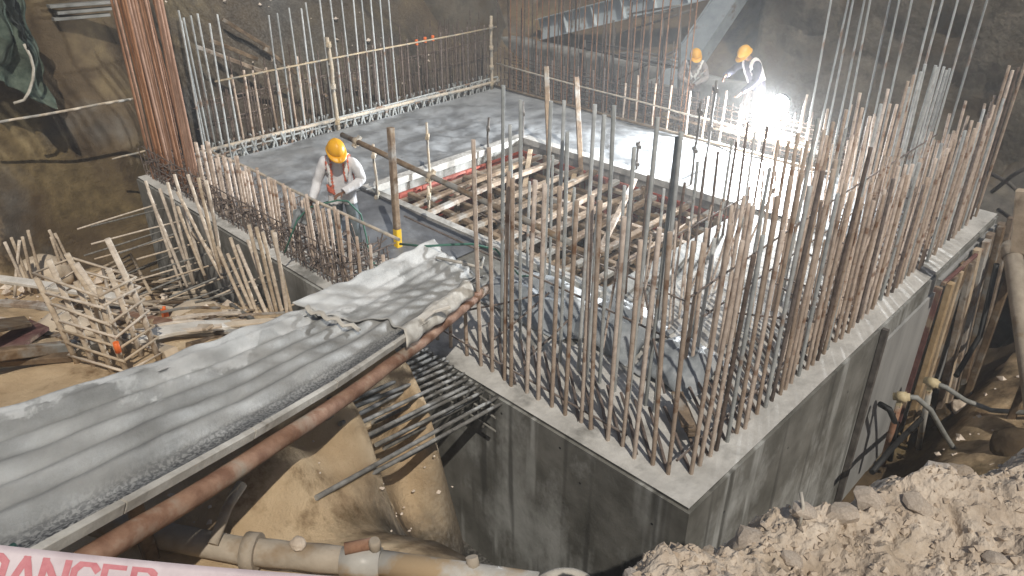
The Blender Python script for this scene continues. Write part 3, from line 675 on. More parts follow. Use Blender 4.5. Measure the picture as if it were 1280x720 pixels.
# starter bars sticking out of the near face
ORD_ = 0
ST = "dark starter bar jutting from the near face under the chute"
def spike(p, q, matname, r, label, group, name="starter_bar"):
    p, q = Vector(p), Vector(q); o = link(name, rnd.choice(bars_of(matname, r))); d = q-p
    o.location = p; o.scale = (1, 1, d.length); o.rotation_euler = d.to_track_quat('Z', 'Y').to_euler(); return tag(o, label, "starter bar", group)
SPK = [(628,503,372,641),(622,497,395,622),(606,488,470,556),(600,482,345,597),(592,478,428,560),(585,474,466,528),(580,468,415,545),(572,463,440,520),(566,458,386,531),(560,452,455,500),(556,448,400,518),(548,444,440,492),(540,440,410,500),(534,436,430,480),(616,508,500,575),(600,496,480,560),(580,482,455,548),(552,462,425,530)]
seg = []
for k in range(16): y = 2.35+k*.09; seg.append(((-.04, y, -.02+j(.05)), (-.02, y+.25+j(.1), -.55+j(.05))))
for z in (-.05, -.2, -.38): seg.append(((-.10, 2.3, z), (-.10, 4.0, z+.03)))
stuff_bars("starter_ties", M['rebar_oil'], "knotted ties round the roots of the starter bars on the near face", seg, .013)
# starter bars along the near face left of the chute
for k in range(26):
    y = 5.3+(k % 13)*.46+j(.08); z = -.35-.5*(k//13)+j(.05)
    spike((.02, y, z), (-1.0-.4*rnd.random(), y+.1+j(.12), z-.05+j(.08)), 'rebar_oil' if k % 2 else 'rebar_dust', .015, "level starter bar in the shaded pocket left of the chute", "starter bars left of the chute")

# ------------------------------------------------------------------ rails and posts
def tube_thing(name, p, q, r, mat, label, cat, group=None, coup=()):
    p, q = Vector(p), Vector(q); o = wthing(name, p, label, cat, group)
    mb = MB(); n = 6; pts = [p.lerp(q, k/n)+Vector((j(.008), j(.008), j(.008))) for k in range(n+1)]; mb.tube(pts, r, 9); part(mb, "tube", M[mat], o)
    for t in coup:
        c = p.lerp(q, t); d = (q-p).normalized(); mb = MB(); mb.tube([c-d*.05, c+d*.05], r*1.5, 8); mb.bar(c+Vector((.0, 0, 0))-d.orthogonal()*.07, c+d.orthogonal()*.07, .06, .06); part(mb, "coupler", M['steel'] if mat == 'steel' else M['bamboo'], o)
    return o
tube_thing("scaffold_post", (3.95, 10.95, 0), (3.95, 10.95, 1.9), .035, 'bamboo', "upright post with couplers on the back left edge behind the nearest worker", "post", coup=(.12, .5, .93))
tube_thing("scaffold_post", (8.35, 10.95, -.02), (8.35, 10.95, 1.72), .035, 'bamboo', "upright post with couplers at the far back corner of the ring", "post", coup=(.12, .34, .87, .6))
tube_thing("guard_rail", (1.55, 10.98, 1.49), (8.6, 11.0, 1.46), .018, 'bamboo', "thin upper rail tied to the bars along the back left edge", "rail")
tube_thing("guard_rail", (1.05, 11.02, .30), (8.7, 10.95, .20), .036, 'bamboo', "thick lower rail along the back left edge, its near end pale and splintered", "rail")
tube_thing("guard_rail", (8.56, 11.0, .62), (8.52, 3.0, .46), .018, 'bamboo', "upper rail tied to the bars of the back right row", "rail")
tube_thing("guard_rail", (8.50, 11.1, .10), (8.45, 2.6, .10), .030, 'wood_old', "lower rail along the foot of the back right row", "rail")
tube_thing("guard_rail", (.32, 8.95, 1.03), (.32, 4.3, 1.05), .020, 'bamboo', "sloping-looking handrail along the wall top left of the chute", "rail")
tube_thing("guard_rail", (2.05, 7.9, 1.10), (2.0, 3.1, .86), .042, 'wood', "stout handrail crossing above the near edge of the open shaft", "rail", coup=(.08, .45))
po = wthing("timber_post", (1.5, 5.92, 0), "upright pale timber post with a yellow painted foot at the chute's upper end", "post")
mb = MB(); mb.bar((1.5, 5.92, .28), (1.6, 6.02, 1.74), .085, .085, up=(1, 0, 0)); part(mb, "post_shaft", M['wood'], po)
mb = MB(); mb.bar((1.48, 5.90, -.02), (1.50, 5.92, .285), .095, .095, up=(1, 0, 0)); part(mb, "painted_foot", M['yellow_paint'], po)
for (x, y, z0, z1, lab) in ((2.35, 7.55, -.8, .95, "steel prop beside the nearest worker's elbow, at the shaft corner"), (2.9, 6.9, -1.4, .25, "steel prop standing in the shaft just right of the yellow-footed post"), (3.6, 7.7, -1.5, 1.0, "reddish prop rising from the shaft by the far red panels"), (5.1, 7.75, -1.4, .75, "thin dark prop rising at the middle of the far shaft edge"), (6.15, 7.85, -1.4, .8, "thin dark prop at the far corner of the shaft"), (6.35, 4.1, -.1, 1.5, "dark tube standing on the lit deck right of the shaft"), (6.3, 5.2, -.2, .6, "short prop at the middle of the right-hand shaft edge"), (7.2, 4.35, 0, 1.65, "tall tube with couplers on the bright deck in front of the far workers")):
    tube_thing("steel_prop", (x, y, z0), (x+.02, y, z1), .021, 'steel' if z0 > -.5 or x > 4 else 'bamboo', lab, "prop", coup=(.5, .9))
for (p, q, lab) in (((6.0, 7.0, -.1), (6.25, 7.35, 1.55), "left one of two pale battens leaning up out of the shaft"), ((6.05, 6.2, -.6), (6.35, 6.7, 1.45), "right one of two pale battens leaning up out of the shaft")):
    mb = MB(); mb.bar(p, q, .09, .05, seg=3); single(mb, "leaning_batten", M['wood'], p, lab, "batten")

# ------------------------------------------------------------------ shuttering and timber inside the shaft
pm = {}
def panel_mesh(w, h):
    k = (w, h)
    if k in pm: return pm[k]
    mb = MB(); t = .045; e = .04
    mb.box((0, -.012, 0), (w, 0, h))
    for lo, hi in (((0,-t,0),(e,-.0121,h)), ((w-e,-t,0),(w,-.0121,h)), ((e,-t,0),(w-e,-.0121,e)), ((e,-t,h-e),(w-e,-.0121,h))): mb.box(lo, hi)
    for f in (.5,): mb.box((e, -t*.8, h*f-.02), (w-e, -.0122, h*f+.02))
    me = bpy.data.meshes.new("shutter_panel"); me.from_pydata(mb.v, [], mb.f); me.materials.append(M['red']); me.update(); pm[k] = me; return me
sh = wthing("shaft_shutter", (VX0, VY1, -2), "red steel shutter panels bolted edge to edge round the inside of the open shaft", "shuttering")
n = 7; w = (VX1-VX0)/n
for row, (z0, h) in enumerate(((-.76, .58), (-1.39, .61), (-2.02, .61))):
    for k in range(n): piece("panel", panel_mesh(round(w-.012, 3), h), sh, (VX0+k*w+.006, VY1-.015+j(.004), z0), (0, 0, 0))
n2 = 9; w2 = (VY1-VY0-.1)/n2
for row, (z0, h) in enumerate(((-.76, .58), (-1.39, .61), (-2.02, .61))):
    for k in range(n2): piece("panel", panel_mesh(round(w2-.012, 3), h), sh, (VX1-.015+j(.004), VY1-.08-k*w2, z0), (0, 0, -math.pi/2))
mb = MB()
for z in (-.3, -.95, -1.6):
    mb.bar((VX0+.05, VY1-.12, z), (VX1-.1, VY1-.12, z), .09, .07)
part(mb, "waler", M['wood'], sh)
mb = MB()
for z in (-.33, -.98, -1.63): mb.bar((VX1-.12, VY0+.05, z), (VX1-.12, VY1-.2, z), .09, .07)
part(mb, "waler", M['wood'], sh)
def timber(p, q, w, h, mat, label, group, name="batten", seg=2, warp=.0, up=(0, 0, 1)):
    mb = MB(); mb.bar(p, q, w, h, seg=seg, warp=warp, up=up); return single(mb, name, M[mat], Vector(p), label, "timber", group)
SG = "battens spanning the shaft"
for lay, (z, c) in enumerate(((-.12, 9), (-.50, 9), (-.95, 9), (-1.4, 8))):
    for k in range(c):
        y = VY0+.35+k*(4.4/c)+j(.06)+lay*.17
        sl = j(.07)
        timber((VX0+.06, y, z-.05+j(.03)), (VX1-.18, y+sl, z+.04+j(.06)), .11, .075, rnd.choice(['wood', 'wood', 'wood_old']), f"pale dusty batten across the open shaft, {ORD[k]} from the near end" if lay == 0 else "batten in the lower layers of the bracing across the open shaft", SG if lay == 0 else "lower battens in the shaft", warp=j(.03))
for lay, (z, c) in enumerate(((-.26, 5), (-.70, 5), (-1.2, 5))):
    for k in range(c):
        x = VX0+.5+k*(3.1/c)+j(.08)
        timber((x, VY0+.06, z+j(.03)), (x+j(.12), VY1-.2, z+j(.05)), .10, .08, rnd.choice(['wood', 'wood_old', 'wood_old']), "long batten running lengthwise through the shaft under the cross battens", "lengthwise battens in the shaft", warp=j(.03))
for k, (p, q) in enumerate((((3.0, 3.6, -.2), (6.0, 5.0, .02)), ((3.1, 5.2, -.9), (5.9, 7.4, .0)), ((3.4, 7.0, -1.2), (5.8, 5.4, -.2)), ((2.8, 4.2, -.6), (5.8, 6.2, -.15)), ((5.9, 3.6, -.8), (4.0, 6.5, -.3)))):
    timber(p, q, .09, .06, 'wood_tan' if k % 2 else 'wood', "tan batten lying askew across the shaft bracing", "slanting battens in the shaft", seg=3)
for k in range(20):
    x, y = VX0+.35+(k % 5)*.78+j(.05), VY0+.5+(k//5)*1.15+j(.08)
    timber((x, y, -3.2), (x+j(.04), y+j(.04), -.16+j(.12)), .08, .08, 'wood_old', "dusty upright timber prop deep in the shaft under the battens", "timber props in the shaft", name="timber_prop", up=(1, 0, 0))
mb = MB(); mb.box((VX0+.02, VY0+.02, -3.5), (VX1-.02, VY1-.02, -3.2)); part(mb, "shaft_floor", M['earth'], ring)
# scaffold boards and scrap lying in the shaft
for k in range(9):
    x, y = rnd.uniform(VX0+.4, VX1-1.2), rnd.uniform(VY0+.3, VY1-.6); z = -1.38+.06*k % .4
    timber((x, y, -1.15+.03*k), (x+rnd.uniform(.7, 1.5), y+j(.5), -1.15+.03*k+j(.04)), .22, .03, 'maroon' if k % 3 == 0 else 'wood_old', "loose board lying on the lower bracing in the shaft", "loose boards in the shaft", name="loose_board", seg=1)
# outer shutter and vertical timbers on the right-hand face
os_ = wthing("side_shutter", (4.3, 0, -2), "grey faced shutter with red steel edges and tall timber soldiers against the right-hand wall", "shuttering")
mb = MB(); mb.box((4.25, -.035, -3.0), (6.15, -.003, -.30)); part(mb, "panel", M['panel_grey'], os_)
mb = MB(); mb.box((6.20, -.05, -3.0), (8.75, -.003, -.12)); part(mb, "panel", M['panel_grey'], os_)
for x in (6.15, ): 
    mb = MB(); mb.box((x, -.10, -3.0), (x+.05, -.003, -.22)); part(mb, "red_edge", M['maroon'], os_)
mb = MB(); mb.bar((6.2, -.08, -.17), (7.6, -.16, -.10), .05, .05); part(mb, "red_edge", M['maroon'], os_)
for x, zt, y, w, m in ((6.42, -.22, -.13, .13, 'wood_tan'), (6.78, -.18, -.12, .10, 'wood_tan'), (7.15, -.16, -.16, .16, 'wood_old'), (6.6, -.2, -.10, .12, 'wood_old'), (6.98, -.12, -.11, .14, 'wood'), (7.42, -.05, -.13, .15, 'wood_tan'), (7.9, .04, -.14, .16, 'wood_old'), (8.4, .05, -.15, .14, 'wood_old'), (7.65, .02, -.17, .17, 'wood'), (8.2, .08, -.20, .13, 'wood'), (8.6, .1, -.22, .12, 'wood_old')):
    mb = MB(); mb.bar((x-.05, y-.25 if x > 7 else y-.05, -3.0), (x, y, zt), w, .09, up=(0, 1, 0), seg=2); part(mb, "soldier", M[m], os_)
mb = MB(); mb.bar((4.22, -.045, -3.0), (4.22, -.045, -.02), .06, .08, up=(0, 1, 0)); part(mb, "edge_angle", M['steel'], os_)
# clods of spilt concrete and covers on the near deck
def heap_sheet(name, cx, cy, rx, ry, h, mat, label, cat, ang=0, nu=30, seed=0, thick=.006, fold=.05):
    mb = MB(); ca, sa = math.cos(ang), math.sin(ang)
    def fn(u, v):
        a, b = (u-.5)*2, (v-.5)*2; d = max(0, 1-(abs(a)**2.4+abs(b)**2.4)*.9)
        q = Vector((a*1.6+seed, b*1.6, seed))
        x, y = a*rx*(1+.12*noise.noise(q)), b*ry*(1+.12*noise.noise(q+Vector((5, 5, 5))))
        z = .035+h*d**.6+fold*noise.fractal(q*1.7, .8, 2, 4)*(.35+d)
        return (cx+ca*x-sa*y, cy+sa*x+ca*y, max(z, .03))
    mb.grid(fn, nu, nu, thick=thick); return single(mb, name, M[mat], (cx, cy, 0), label, cat)
heap_sheet("tarpaulin", 1.75, 3.35, .55, .8, .16, 'tarp', "crumpled blue-grey sheet over spilt concrete behind the front row, by the chute mouth", "tarpaulin", seed=1)
heap_sheet("tarpaulin", 1.85, 2.2, .50, .48, .30, 'tarp', "blue-grey sheet humped over a pile in the middle of the front row", "tarpaulin", seed=2)
heap_sheet("tarpaulin", 1.75, 1.25, .45, .40, .24, 'tarp', "slate-grey sheet humped over a pile nearest the front corner", "tarpaulin", seed=3)
mb = MB(); 
for k in range(3): mb.bar((.75-.02*k, .45+.03*k, .14+.05*k), (1.05, .80+.03*k, .17+.05*k), .12, .03)
o = single(mb, "wood_offcut", M['wood_old'], (.8, .5, .1), "small drab board offcut caught in the bars at the front corner", "board")
# ------------------------------------------------------------------ a pixel of the photograph as a point at a known depth (only to read off where things stand)
_cy, _sy = math.cos(math.radians(-45.807)), math.sin(math.radians(-45.807))
_R = Vector((_cy, _sy, 0)); _p = math.radians(29.335)
_F = Vector((-_sy*math.cos(_p), _cy*math.cos(_p), -math.sin(_p))); _U = _R.cross(_F)
def at(u, v, x=None, y=None, z=None):
    d = _F+_R*((u-640)/968)-_U*((v-360)/968)
    t = (x-CAMP.x)/d.x if x is not None else (y-CAMP.y)/d.y if y is not None else (z-CAMP.z)/d.z
    return CAMP+d*t

def ground_pt(u, v, lift=.03, z=-.85):
    p = at(u, v, z=z)
    for _ in range(6): p = at(u, v, z=gz(p.x, p.y)+lift)
    return p
def spk(ru, rv, tu_, tv_):
    """starter bar from its root in the near face to its tip lying up on the sandy bank"""
    r = at(ru, rv, x=.02); best = None
    for xv in np.arange(-.4, -4, -.05):
        q = at(tu_, tv_, x=xv); e = abs(q.z-(r.z+.47*abs(xv)))
        if best is None or e < best[0]: best = (e, q)
    g = ground_pt(tu_, tv_, .05, z=.9); q = best[1]
    if q.z < gz(q.x, q.y)+.05: q = g
    spike(r, q, 'rebar_oil', .019, ST, "starter bars under the chute")
for s_ in SPK: spk(*s_)
# ------------------------------------------------------------------ concrete chute
D = Vector((.863, .493, -.329)); D.normalize()
CR, CL = Vector((.46, 3.05, .96)), Vector((.57, 3.98, .96))
A = (CL-CR)
A = A-D*A.dot(D)*0.0
UPN = D.cross(A).normalized(); UPN = UPN if UPN.z > 0 else -UPN
chute = wthing("concrete_chute", CR, "long slurry-coated corrugated pouring chute running down from the lower left onto the ring", "chute")
def uvgrid(name, fn, nu, nv, mat, root, uvf, thick=.012):
    mb = MB(); mb.grid(fn, nu, nv, thick=thick); o = part(mb, name, mat, root)
    uvl = o.data.uv_layers.new(name="UVMap"); n0 = (nu+1)*(nv+1); co = []
    for l in o.data.loops:
        i = l.vertex_index % n0; co.append(uvf((i % (nu+1))/nu, (i//(nu+1))/nv))
    uvl.data.foreach_set('uv', [c for p in co for c in p]); return o
CLEN = 7.6
def chute_pt(t, v, lift=0.0, rag=0.0, corr=1.0):
    """t metres up from the mouth, v 0 (lip) .. 1 across"""
    wv = v+rag
    p = CR-D*t+A*wv
    prof = .019*math.cos(wv*2*math.pi*6.2)*corr*(1 if .18 < wv < .98 else .3)
    prof += .055*max(0, 1-wv/.16)**1.3 - .030*math.exp(-((wv-.17)/.07)**2) + .045*max(0, wv-.86)/.14
    q = Vector((t*1.3, wv*2.5, 2)); prof += .020*noise.noise(q)+.008*noise.noise(q*3.7)
    prof -= .06*max(0, .25-t)**1.2
    prof += -.15*math.sin(max(0, min(1, t/6.2))*math.pi)
    return p+UPN*(prof+lift)
def f1(u, v):
    t = CLEN*(1-u); rag = .045*noise.noise(Vector((t*2.2, 7, v > .5)))*(v > .9)
    return chute_pt(t, v*1.05, 0, rag)
uvgrid("chute_floor", f1, 190, 66, M['chute'], chute, lambda u, v: (CLEN*(1-u), v*.98*1.0))
def f2(u, v):
    vv = .10+v*1.0; t = -.10+(2.0+.16*noise.noise(Vector((v*5, 1, 0)))+1.25*v)*(1-u)
    return chute_pt(t, vv, .030+.012*noise.noise(Vector((u*6, v*4, 1))), .05*noise.noise(Vector((t*2.5, 3, 0)))*(v > .85), .5)
uvgrid("chute_floor", f2, 70, 40, M['chute'], chute, lambda u, v: (2.5*(1-u)+11, .22+v*.95))
# pale lip board, rusty edge tube, dusty liner cloth on the lip
mb = MB()
for k in range(6):
    t0, t1 = 1.55+k*.98, 1.55+(k+1)*.98-.012
    o_ = UPN*(.045+.012*noise.noise(Vector((k, 3, 0))))-A.normalized()*.035
    mb.bar(chute_pt(t0, 0, -.06)+o_, chute_pt(t1, 0, -.06)+o_, .035, .06, up=UPN, seg=2)
part(mb, "lip_board", M['liner'], chute)
mb = MB(); mb.tube([chute_pt(t, 0, -.10)-A.normalized()*.060-Vector((0, 0, .055)) for t in np.linspace(-.15, CLEN, 26)], .052, 10); part(mb, "edge_tube", M['rust_pipe'], chute)
def f3(u, v):
    t = .55+1.75*u; w = .10*(1+.5*noise.noise(Vector((t*3, 2, 0))))
    s = (v-.45)*2
    return chute_pt(t, 0, .02)-A.normalized()*(s*w)+UPN*(.045*(1-s*s)-.05*max(0, s)+.02*noise.noise(Vector((t*7, s*2, 1))))
mb = MB(); mb.grid(f3, 40, 10, thick=.008); part(mb, "liner_cloth", M['liner'], chute)
mb = MB(); mb.bar(chute_pt(1.72, .02, .07)-A.normalized()*.02, chute_pt(1.52, -.18, .05), .05, .03, up=UPN); mb.bar(chute_pt(1.9, 0, .05), chute_pt(1.6, -.04, .075), .07, .02, up=UPN); part(mb, "splinter", M['wood_pale'], chute)
for v in (.35, .7, .98):
    mb = MB(); [mb.bar(chute_pt(.15+q*.93, v, -.11), chute_pt(.15+(q+1)*.93, v, -.11), .06, .10, up=UPN) for q in range(8)]; part(mb, "joist", M['wood_old'], chute)
for t, v in ((1.6, .85), (3.4, .9), (5.2, .8)):
    p = chute_pt(t, v, -.14); mb = MB(); mb.bar((p.x, p.y, gz(p.x, p.y)-.15), p, .08, .08, up=(1, 0, 0)); part(mb, "leg", M['wood_old'], chute)
def f4(u, v):   # torn white flap half way up
    p = chute_pt(3.05-.42*u, .95-u*.55, .06+.012*math.sin(u*5)); return p-D*((v-.5)*.075*(1-.4*u))+UPN*.02*math.sin(v*math.pi)
mb = MB(); mb.grid(f4, 14, 5, thick=.006); part(mb, "torn_flap", M['liner'], chute)
mb = MB(); mb.tube([chute_pt(t, .12+.02*math.sin(t*5), .02+.01*math.sin(t*9)) for t in np.linspace(5.95, 6.7, 10)], .014, 7); single(mb, "green_strip", M['green_hose'], chute_pt(6.2, .1), "green strip of net or hose lying along the lower end of the chute's lip", "hose")
# green hose over the mouth of the chute
pts = [at(u, v, z=z) for u, v, z in ((500, 305, .95), (530, 308, 1.10), (560, 306, 1.12), (590, 305, 1.05), (620, 312, .9), (650, 345, .35), (672, 345, .12), (700, 360, .1))]
mb = MB(); mb.tube(pts, .014, 7); single(mb, "green_hose", M['green_hose'], pts[3], "thin green hose looping over the chute's upper end", "hose")
pts = [at(u, v, z=z) for u, v, z in ((545, 322, 1.10), (575, 328, 1.09), (602, 335, 1.07), (604, 322, 1.05), (596, 330, 1.02))]
mb = MB(); mb.tube(pts, .017, 7); single(mb, "hose_end", M['liner'], pts[0], "whitish end of hose lying on the chute's lip by the front bars", "hose")

# ------------------------------------------------------------------ scrap pocket left of the chute
def plank(pa, pb, w, h, mat, label, la=.05, lb=.05, name="plank", group=None, cat="plank", up=(0, 0, 1)):
    a, b = ground_pt(*pa, lift=la), ground_pt(*pb, lift=lb)
    mb = MB(); mb.bar(a, b, w, h, seg=3, warp=j(.02), up=up); return single(mb, name, M[mat], a, label, cat, group)
plank((165, 424), (293, 406), .20, .04, 'wood_pale', "whitish broad plank lying beside the chute in the scrap pocket", .22, .20)
plank((150, 392), (243, 412), .16, .06, 'rust_pipe', "rust-orange board in the scrap pocket above the whitish plank", .20, .12)
plank((-30, 345), (150, 372), .15, .05, 'wood_pale', "long pale grey plank reaching in from the left edge across the scrap", .55, .45)
plank((-30, 380), (90, 388), .12, .06, 'wood', "dusty beam under the long pale grey plank at the left edge", .40, .30)
plank((-30, 447), (95, 432), .10, .10, 'wood', "squared timber at the left edge, beside the cage foot", .30, .15)
plank((-30, 455), (90, 446), .10, .06, 'wood_old', "darker timber lying just below the squared one at the left edge", .12, .08)
plank((158, 428), (215, 442), .12, .10, 'sack', "short dusty round-edged log by the cage foot", .08, .08, name="log", cat="log")
plank((258, 358), (318, 402), .05, .05, 'rebar_oil', "dark bar lying aslant over the scrap near the second bunch of starter bars", .18, .14, name="loose_bar", cat="bar")
plank((235, 432), (345, 402), .05, .06, 'wood_old', "dark batten lying along the chute's far edge", .10, .10)
for k in range(70):
    u, v = 150+rnd.random()*150, 345+rnd.random()*72; du, dv = 55+rnd.random()*60, -12+rnd.random()*10
    plank((u, v), (u+du, v+dv), .035+.06*rnd.random(), .025, rnd.choice(['sack', 'wood', 'rebar_dust', 'wood']), "dusty lath in the litter of thin sticks right of the cage", .06+.22*rnd.random(), .06+.22*rnd.random(), name="lath", group="laths littering the scrap pocket", cat="lath")
for k in range(20):
    u, v = -10+rnd.random()*130, 360+rnd.random()*60
    plank((u, v), (u+40+rnd.random()*70, v-8+rnd.random()*22), .06+.05*rnd.random(), .03, rnd.choice(['wood_old', 'wood', 'sack']), "short board in the jumble at the left edge behind the cage", .06+.2*rnd.random(), .06+.2*rnd.random(), name="board_scrap", group="board scraps at the left edge", cat="board")
def sheet(p4, h, mat, label, name, cat):
    ps = [Vector(p) for p in p4]; mb = MB()
    mb.grid(lambda u, v: ps[0].lerp(ps[1], u).lerp(ps[3].lerp(ps[2], u), v), 2, 2, thick=h, smooth=False); return single(mb, name, M[mat], ps[0], label, cat)
sheet([ground_pt(-25, 440, .10), ground_pt(38, 402, .30), ground_pt(62, 412, .28), ground_pt(5, 452, .08)], .03, 'maroon', "maroon plywood sheet lying tilted at the left edge", "ply_sheet", "sheet")
sheet([ground_pt(-25, 405, .38), ground_pt(30, 398, .36), ground_pt(40, 408, .34), ground_pt(-25, 420, .36)], .03, 'wood_old', "brown board lying on top of the maroon sheet", "ply_sheet", "sheet")
def lump(name, p, r, mat, label, cat, sq=(1, 1, .8), seed=0):
    bm = bmesh.new(); bmesh.ops.create_icosphere(bm, subdivisions=4, radius=1)
    for v in bm.verts:
        v.co *= 1+.16*noise.noise(v.co*1.5+Vector((seed, 0, 0)))+.06*noise.noise(v.co*4+Vector((seed, 3, 0)))
        v.co = Vector((v.co.x*r*sq[0], v.co.y*r*sq[1], v.co.z*r*sq[2]))
    me = bpy.data.meshes.new(name); bm.to_mesh(me); bm.free(); me.materials.append(M[mat]); me.polygons.foreach_set('use_smooth', [True]*len(me.polygons))
    o = link(name, me); o.location = p; return tag(o, label, cat)
lump("sack", ground_pt(80, 415, .16), .30, 'sack', "dusty rounded sack half hidden by the standing cage", "sack", seed=1)
lump("sack", ground_pt(55, 345, .1), .42, 'sack', "dusty mound-like sack among the far bars at the left edge", "sack", seed=4)
lump("sack", ground_pt(240, 395, .02), .34, 'sack', "sandy-yellow sack flattened under the laths", "sack", (1.2, .9, .5), seed=6)
# standing rebar cage
c0 = ground_pt(130, 462, 0); cage = wthing("rebar_cage", c0, "upright dust-covered rebar cage with ring ties standing in the scrap pocket", "rebar cage")
ax = Vector((-.35, .94, 0)).normalized(); bx = Vector((.94, .35, 0))
lean = Vector((-.05, .12, 0))
foot = [c0+ax*(a*.22-.33)+bx*(b*.32) for b in (0, 1) for a in range(4)]
for i, p in enumerate(foot):
    h = .95+j(.12)
    mb = MB(); mb.tube([p+Vector((0, 0, -.1)), p+lean*.5+Vector((j(.02), j(.02), h*.5)), p+lean+Vector((j(.04), j(.04), h))], .026, 7); part(mb, "upright", M['rebar_dust'], cage)
for k in range(7):
    z = .08+k*.13; s = lean*(z/1.1); q = [c0+ax*a+bx*b+s+Vector((0, 0, z+j(.02))) for a, b in ((-.38, -.03), (.38, -.03), (.38, .35), (-.38, .35), (-.38, -.03))]
    mb = MB(); mb.tube(q, .013, 6); part(mb, "tie", M['rebar_dust'], cage)
mb = MB(); p = c0+bx*-.06+ax*-.35; mb.tube([p+Vector((0, 0, .32)), p+Vector((0, 0, .42))], .026, 8); part(mb, "marker_sleeve", M['orange'], cage)
# ladder-like mesh panel leaning behind it
pa, pb, pc, pd = ground_pt(128, 334, .30), ground_pt(163, 318, .45), ground_pt(188, 366, .20), ground_pt(140, 384, .06)
mp = wthing("mesh_panel", pa, "dusty ladder-like panel of welded bars leaning beside the cage", "mesh panel")
for a, b in ((pa, pd), (pb, pc), (pa.lerp(pb, .5), pd.lerp(pc, .5))):
    mb = MB(); mb.tube([a, b], .026, 6); part(mb, "side_bar", M['rebar_dust'], mp)
for k in range(9):
    t = k/8; mb = MB(); mb.tube([pa.lerp(pd, t), pb.lerp(pc, t)], .020, 6); part(mb, "cross_bar", M['rebar_dust'], mp)
# bunches of dusty bars standing in the pocket and behind
def bunch(pts, label, group):
    for (bu, bv, tu, tv, x) in pts:
        b, t = (at(bu, bv, x=x), at(tu, tv, x=x+j(.05))) if x > -2 else (at(bu, bv, y=x+13), at(tu, tv, y=x+13+j(.05))); d = t-b; b = b-d.normalized()*.25
        spike(b, t, 'rebar_dust', .024, label, group, "dowel_bar")
bunch([(222,343,181,226,-.5),(236,338,199,236,-.5),(238,336,209,228,-.5),(252,330,217,218,-.5),(248,325,222,258,-.55),(268,328,221,240,-.6),(269,320,235,218,-.6),(270,318,248,222,-.6),(274,312,257,226,-.65),(272,324,240,290,-.5),(228,344,186,240,-.7)],
      "dusty dowel bar in the splayed bunch before the pale left corner face", "dowel bars by the left corner")
bunch([(312,398,272,308,-.75),(318,392,284,317,-.75),(322,390,287,297,-.7),(330,385,297,306,-.7),(338,384,311,281,-.6),(344,380,320,284,-.6),(352,386,328,290,-.6),(357,386,344,291,-.65),(342,386,310,300,-.5),(362,380,340,288,-.55)],
      "dusty dowel bar in the splayed bunch standing beside the chute", "dowel bars beside the chute")
bunch([(25,345,6,303,-2.6),(32,342,14,297,-2.5),(20,350,24,300,-2.6),(48,335,35,288,-2.3),(85,338,62,288,-2.05),(92,336,68,292,-2.05),(80,345,64,296,-2.1),(40,350,28,296,-2.4)],
      "dusty bar standing among the sacks at the far left", "dusty bars at the far left")
for (u, v) in ((205, 388), (262, 360)):
    p = ground_pt(u, v, .22); mb = MB(); mb.tube([p, p+Vector((.02, .02, .05))], .022, 8); mb.box((p.x-.03, p.y-.05, p.z-.2), (p.x+.03, p.y+.05, p.z+.005)); single(mb, "marker_cap", M['orange'], p, "small orange cap lying on the laths" if u == 205 else "orange cap near the foot of the farther dowel bunch", "cap")
# small tie holes left in the cast faces
for (u, v, pl_) in ((725, 604, 'x'), (627, 517, 'x'), (700, 560, 'x'), (815, 655, 'x'), (905, 640, 'y'), (985, 560, 'y'), (1060, 490, 'y')):
    p = at(u, v, x=0) if pl_ == 'x' else at(u, v, y=0); nn = Vector((-1, 0, 0)) if pl_ == 'x' else Vector((0, -1, 0))
    mb = MB(); mb.tube([p-nn*.02, p+nn*.002], .014, 8); part(mb, "tie_hole", M['rubber'], ring)
# ------------------------------------------------------------------ hung things on the left cut face
def pole(name, a, b, r, mat, label, cat="pole"):
    mb = MB(); n = 5; mb.tube([a.lerp(b, k/n)+Vector((0, 0, .006*math.sin(k*2))) for k in range(n+1)], r, 7); return single(mb, name, M[mat], a, label, cat)
pole("bamboo_pole", at(-30, 158, y=11.75), at(168, 123, y=11.45), .022, 'bamboo', "long thin bamboo pole crossing in front of the left earth face")
pole("bamboo_pole", at(140, 199, y=11.6), at(207, 182, y=11.4), .018, 'bamboo', "short bamboo pole poking out just above the left corner")
def net_fn(u, v):
    a, b, c, d = at(-60, -40, y=12.2), at(18, -10, y=12.25), at(64, 132, y=11.95), at(-70, 70, y=11.95)
    p = a.lerp(b, u).lerp(d.lerp(c, u), v); q = Vector((u*3, v*3, 1))
    return p+Vector((.1*noise.noise(q*2), -.25-.22*noise.noise(q)-.08*math.sin(u*22+v*4), .06*noise.noise(q*3)))
mb = MB(); mb.grid(net_fn, 50, 50, thick=.004); single(mb, "shade_net", M['net'], at(20, 80, y=12), "dark green shade net hanging in folds on the left earth face", "net")
def bag_fn(u, v):
    a, b, c, d = at(-8, -20, y=11.85), at(20, 2, y=11.85), at(34, 66, y=11.7), at(14, 30, y=11.75)
    p = a.lerp(b, u).lerp(d.lerp(c, u), v); q = Vector((u*2, v*2, 6)); return p+Vector((.05*noise.noise(q*3), -.12-.1*noise.noise(q*1.5)-.1*math.sin(u*math.pi), .05*noise.noise(q*2)))
mb = MB(); mb.grid(bag_fn, 20, 24, thick=.01); single(mb, "black_sheet", M['black_sheet'], at(20, 30, y=11.8), "black plastic sheet hanging at the top of the green net", "sheet")
pts = [at(u, v, y=11.55) for u, v in ((30, 55), (38, 70), (42, 85), (41, 100), (36, 115), (30, 125), (17, 129))]
mb = MB(); mb.tube(pts, .022, 7); single(mb, "white_rope", M['rope'], pts[0], "white rope curling down the green net", "rope")
